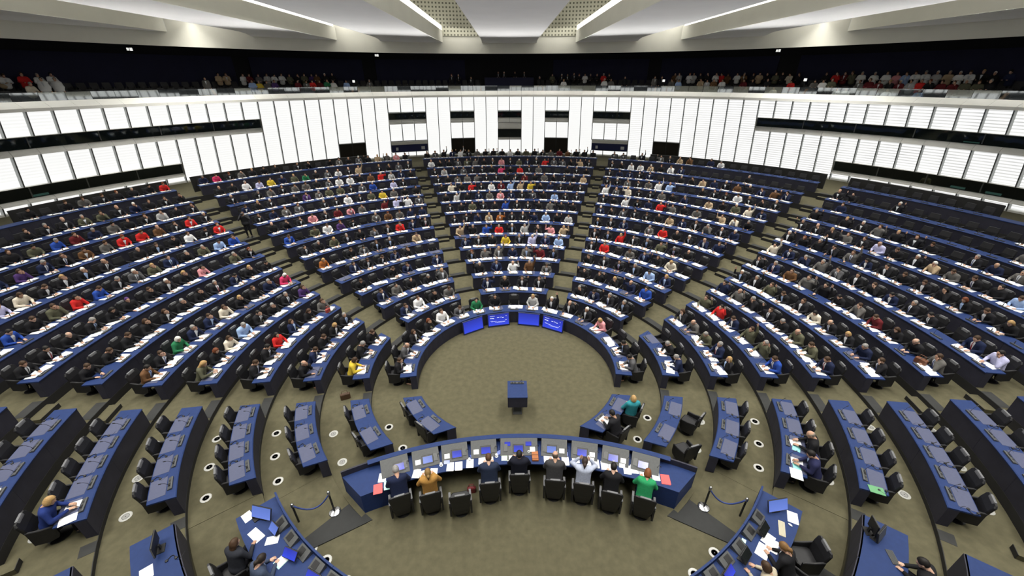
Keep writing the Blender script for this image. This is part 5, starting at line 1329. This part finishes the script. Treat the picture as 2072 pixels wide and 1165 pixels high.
# left desk (person sits outside the arc, facing the middle)
def pol_l(r, deg): a = rad(180 - deg); return -r * math.sin(a), r * math.cos(a)
def pol_r(r, deg): a = rad(180 - deg); return r * math.sin(a), r * math.cos(a)
x, y = pol_l(9.5, 46.2); monitor(x, y, TZ, rad(-12), 'wide monitor with blue screen on the lower left secretariat desk', .55, .3, tiltb=25)
x, y = pol_l(9.42, 42.4); monitor(x, y, TZ, rad(-35), 'small tablet monitor standing on the lower left secretariat desk', .3, .2, tiltb=40, name='tablet_monitor')
x, y = pol_l(9.45, 36.6); monitor(x, y, TZ, rad(-20), 'dark blue desk screen before seated pair, lower left', .38, .2, M_SCR, 45)
x, y = pol_l(9.45, 31.0); monitor(x, y, TZ, rad(-25), 'dark blue desk screen at the bottom edge, lower left', .38, .2, M_SCR, 45)
for j, (r_, dg, rz_, w, h, m) in enumerate(((9.8, 48.3, .9, .22, .3, None), (9.78, 44.2, 1.0, .22, .42, None), (9.55, 41.6, .2, .3, .21, None), (9.6, 37.5, -.6, .24, .34, M_MINT), (9.58, 37.5, -.62, .22, .31, None))):
    x, y = pol_l(r_, dg); paper(x, y, rz_, f'white papers on the lower left secretariat desk, {ORD[j]} from the top', w, h, m, TZ + (.012 if j == 4 else 0), grp='papers on the corner desks')
x, y = pol_l(9.62, 47.0)
ph = empty('desk_phone', (x, y, TZ), rad(-40)); tag(ph, 'black desk phone with lit blue display, lower left secretariat desk', 'phone')
MB().bbox((0, 0, .02), (.18, .2, .04), .01, rx=.2).build('body', M_BLACK, ph); MB().box((.02, .05, .052), (.08, .05, .004), rx=.2).build('display', M_SCR, ph); MB().bbox((-.07, 0, .055), (.045, .18, .03), .01).build('handset', M_BLACK, ph)
rs = random.Random(9)
x, y = pol_l(10.35, 42.4); make_person((x, y, 0), math.atan2(x, -y) + .5, 'b', 'N', 'c', 'long-brown-haired person in dark jacket at lower left secretariat desk', 'people at the corner desks', rs, 1.05, hk='long', shoes=True, col=(.025, .027, .035))
make_chair((x - .05, y - .06, 0), math.atan2(x, -y), 'black armchair behind the left person at lower left secretariat desk', 'armchairs at the corner desks')
x, y = pol_l(10.2, 37.8); make_person((x, y, 0), math.atan2(x, -y) + .1, 'n', 'k', 'w', 'dark-haired person in grey blue jacket at lower left secretariat desk', 'people at the corner desks', rs, 1.05, hk='bun', shoes=True, col=(.045, .06, .10), sex='f', hcol=(.02, .014, .01))
make_chair((x - .07, y - .1, 0), math.atan2(x, -y), 'black armchair behind the blue jacket at lower left secretariat desk', 'armchairs at the corner desks')
# right desk
x, y = pol_r(9.5, 46.4); monitor(x, y, TZ, rad(8), 'wide monitor with pale blue screen on the lower right secretariat desk', .55, .3, tiltb=25)
x, y = pol_r(9.75, 43.9); keyboard(x, y, TZ, rad(62), 'beige keyboard on the lower right secretariat desk', M_BEIGE, .44)
x, y = pol_r(9.88, 45.4)
ms = empty('computer_mouse', (x, y, TZ), .5); tag(ms, 'pale computer mouse beside the beige keyboard', 'mouse')
v_, f_ = sphere((0, 0, .018), (.03, .055, .02)); MB().add(v_, f_).build('body', M_PAPER, ms, smooth=True); MB().box((0, .03, .036), (.006, .02, .006)).build('wheel', M_CONS, ms)
for j, (r_, dg, rz_, w, h, m) in enumerate(((9.88, 47.0, -.5, .24, .34, None), (9.6, 40.6, -.9, .24, .34, None), (9.72, 40.0, -.7, .26, .36, None), (9.62, 38.2, -.8, .26, .38, None))):
    x, y = pol_r(r_, dg); paper(x, y, rz_, f'white papers on the lower right secretariat desk, {ORD[j]} from the top', w, h, m, TZ + .012 * (j == 2), grp='papers on the corner desks')
for j, dg in enumerate((43.0, 37.5, 32.5)):
    x, y = pol_r(9.22, dg); paper(x, y, .9, f'small pale blue note on the right secretariat ledge, {ORD[j]} from the top', .1, .1, M_MINT, TZ + .005, 1, 'sticky_note', 'notes on the right secretariat desk')
for j, dg in enumerate((41.0, 34.8, 30.5)):
    x, y = pol_r(9.45, dg); monitor(x, y, TZ, rad(40), f'dark angled desk screen on the lower right secretariat desk, {ORD[j]} from top', .36, .2, M_DARKGLASS if j < 2 else M_SCR, 45)
x, y = pol_r(10.2, 38.6); make_person((x, y, 0), math.atan2(x, -y) - .15, 'b', 'L', 'w', 'person in black with fair ponytail at lower right secretariat desk', 'people at the corner desks', rs, 1.06, hk='bun', shoes=True, hcol=(.16, .085, .03), sex='f')
make_chair((x + .1, y - .12, 0), math.atan2(x, -y) - .1, 'black armchair behind the ponytailed person, lower right', 'armchairs at the corner desks')
x, y = pol_r(10.35, 43.2); make_chair((x, y, 0), math.atan2(x, -y) + .7, 'empty black armchair beside the lower right secretariat desk', 'armchairs at the corner desks')
x, y = pol_r(10.1, 34.3); make_person((x, y, 0), math.atan2(x, -y), 'c', 'n', 'r', 'person in cream jacket cut by the bottom frame edge', 'people at the corner desks', rs, 1.05, shoes=True, col=(.42, .37, .28))
# outer corner desks
zo = ZZ[5] + .74
x, y = pol_l(11.5, 48.2); monitor(x, y, zo, rad(-60), 'black monitor on an arm seen from above, bottom left desk', .5, .3, M_DARKGLASS, 5)
x, y = pol_l(11.75, 46.0); paper(x, y, .7, 'white papers on the outer desk at the bottom left', .24, .32, None, zo, grp='papers on the corner desks')
x, y = pol_l(11.3, 45.8)
hs = link('headset', ME_HEADSET, None, None, (x, y, zo), .4); tag(hs, 'black headset on the outer desk at the bottom left', 'headset')
x, y = pol_r(11.45, 48.0); monitor(x, y, zo, rad(30), 'dark grey laptop screen on the bottom right outer desk', .4, .26, M_CONS, 15)
x, y = pol_r(11.3, 48.6); monitor(x, y, zo, rad(75), 'dark narrow monitor on the bottom right outer desk', .3, .3, M_CONS, 5)
x, y = pol_r(11.72, 46.6); keyboard(x, y, zo, rad(75), 'dark grey laptop keyboard on the bottom right outer desk', M_CONS, .34)
x, y = pol_r(12.35, 45.6); make_person((x, y, ZZ[5]), math.atan2(x, -y) - .2, 'b', 'k', 'w', 'dark-haired person reaching for laptop at bottom right edge', 'people at the corner desks', rs, 1.05, shoes=True)

# ------------------------------------------------------------------ people and things in the front blocks
def front_seat(s, k, i, off=.21):
    a = seat_az('front', s, k)[i]; r = RR(k); return polar(r + DEPTH + off, a, ZZ[k]), PI - a, a, r
def seat_special(s, k, i, c, h, p, lab, turn=0.0, **kw):
    P_, rz, a, r = front_seat(s, k, i); make_person(P_, rz + turn, c, h, p, lab, 'people in the front blocks', rs, 1.05, shoes=True, **kw)
seat_special(1, 4, 2, 'b', '0', 'r', 'bald person in black suit reading, right front block row four', hk='bald')
seat_special(1, 4, 3, 'n', 'k', 'w', 'dark-haired person in navy jacket at end of row four, right', col=(.018, .02, .06))
seat_special(1, 1, 1, 's', 'k', 'r', 'dark-haired person in suit reading at right front row one')
seat_special(1, 1, 0, 'k', 'b', 'l', 'blond person in teal top sitting turned beside the reader', turn=-.9, hk='bob', sex='f')
seat_special(-1, 6, 4 if False else 0, 'B', 'b', 'w', 'blond person in blue jacket writing at left front row six', hk='bob', sex='f', col=(.015, .03, .14))
for s, k, i, dx, w, h, m, lab in ((1, 4, 2, 0, .24, .3, None, 'white pages before the bald reader in row four'), (1, 4, 2, -.2, .22, .2, M_AQUA, 'pale aqua sheet before the bald reader in row four'),
                                  (1, 4, 3, .05, .24, .3, None, 'white pages before the navy jacket in row four'), (1, 4, 3, -.13, .22, .2, M_AQUA, 'pale aqua sheet before the navy jacket in row four'),
                                  (1, 4, 3, -.42, .36, .3, None, 'open white binder at the end of row four, right front block'), (1, 5, 3, -.40, .24, .34, M_GREENF, 'green folder on the end of row five, right front block'),
                                  (1, 1, 1, .0, .3, .36, None, 'open white booklet before the reader at right front row one'), (-1, 6, 0, .12, .24, .3, None, 'white pages under the writing hands, left front row six'),
                                  (-1, 6, 0, -.30, .26, .34, None, 'white papers at the end of left front row six'), (-1, 7, 1, .1, .26, .34, None, 'white papers on left front row seven near the frame edge')):
    P_, rz, a, r = front_seat(s, k, i); a2 = a - dx / r * (1 if s > 0 else -1) * (1 if s > 0 else 1)
    if s < 0: a2 = a + dx / r
    q = polar(r + .36, a2, ZZ[k] + HD + .007); paper(q[0], q[1], rz + rs.uniform(-.15, .15), lab, w, h, m, q[2], grp='papers on the front blocks')
# standing photographer in the left aisle
pa = edge('B2in', RR(10) + .3) * .5 + edge('B1out', RR(10) + .3) * .5
pp = polar(RR(10) - .55 + .9, -pa + .012, ZZ[10] + .0)
ph_ = make_person(pp, PI + pa - .6, 'b', 'n', 'p', 'standing photographer in dark vest raising a camera in the left aisle', 'photographer', rs, 1.0, shoes=True, col=(.03, .03, .035))
R_ = Matrix.Rotation(PI + pa - .6, 4, 'Z'); q = Vector(pp) + R_ @ Vector((0, .30, 1.62))
cm = empty('photo_camera', q, PI + pa - .6); tag(cm, 'black photo camera held by the standing photographer', 'camera')
MB().bbox((0, 0, 0), (.14, .08, .1), .01).build('body', M_BLACK, cm); MB().loft([[(.045 * math.cos(t), .04, .045 * math.sin(t)) for t in [2 * PI * j / 10 for j in range(10)]], [(.05 * math.cos(t), .20, .05 * math.sin(t)) for t in [2 * PI * j / 10 for j in range(10)]]]).build('lens', M_BLACK, cm)
# bags
def bag(x, y, z, rz, label, m, d=(.36, .14, .26)):
    o = empty('handbag', (x, y, z), rz); tag(o, label, 'bag')
    MB().bbox((0, 0, d[2] / 2), d, .03).build('body', m, o); MB().tube([(-d[0] * .3, 0, d[2]), (-d[0] * .25, 0, d[2] + .12), (d[0] * .25, 0, d[2] + .12), (d[0] * .3, 0, d[2])], .012, 5).build('handle', m, o); return o
p = polar(RR(2) + .95, -edge('B2out', RR(2) + .9) - .04, ZZ[2]); bag(p[0], p[1], p[2], .4, 'dark brown leather bag on floor beside left row two', mat('leather_brown', (.06, .03, .015), .5, noise=.2, nscale=12))
p = polar(RR(4) + .25, -edge('B2in', RR(4)) - .06, ZZ[4] + HD); bag(p[0], p[1], p[2], 1.0, 'red handbag standing on the aisle end of left row four', mat('leather_red', (.35, .05, .04), .5, noise=.1, nscale=12), (.24, .12, .2))
p = polar(RR(7) + .35, edge('B2out', RR(7)) - .05, ZZ[7] + HD); bag(p[0], p[1], p[2], 1.9, 'brown leather bag on the end of right row seven', mat('leather_tan', (.14, .05, .02), .5, noise=.2, nscale=12), (.36, .16, .22))
bag(-1.45, -5.35, 0, .1, 'dark red bag on the floor under the presidency table', mat('leather_wine', (.12, .012, .015), .5, noise=.1, nscale=12), (.26, .12, .22))

# interpreters' booths behind the strip windows
for j, (ad, r_, z_, lab) in enumerate(((65.2, 34.65, 4.08, 'pale green booth monitor behind right lower strip window, nearer the middle'), (68.2, 34.65, 4.08, 'pale green booth monitor behind right lower strip window, nearer the edge'),
                                      (65.2, 33.1, 7.16, 'pale green booth monitor behind the right upper strip window'), (-66.4, 34.65, 4.08, 'pale green booth monitor behind the left lower strip window'))):
    a = rad(ad); o = empty('booth_monitor', polar(r_, a, z_), PI - a); tag(o, lab, 'monitor', 'booth monitors')
    MB().bbox((0, 0, .10), (.85, .10, .20), .02).build('casing', M_CONS, o); MB().box((0, .056, .10), (.78, .01, .14)).build('display', mat('booth_screen', (.25, .45, .40), .5, emit=.45, ecol=(.3, .6, .52)), o)
    MB().box((0, -.05, -.04), (.5, .08, .1)).build('stand', M_CONS, o)
a = rad(62.1); make_person(polar(35.0, a, 3.3), PI - a, 't', 'n', 'r', 'person in tan top working behind the right lower booth window', 'booth interpreter', rs, 1.05, col=(.30, .26, .16), shoes=True)
tag(MB().arc(34.5, 34.85, 3.98, 4.03, (rad(54), rad(70))).build('booth_counter', M_CONS), 'dark counter inside the right lower interpreters booth', 'counter')
tag(MB().arc(34.5, 35.9, 3.2, 3.3, (-VIS * DA, VIS * DA), 60).build('floor', M_GALDARK), kind='structure')
# dim light added inside the right lower booth to make its occupant visible
o = area('added_booth_light', polar(34.9, rad(62.1), 5.3), .8, .3, 9.0, (1, .85, .6)); o.data.energy = 9.0
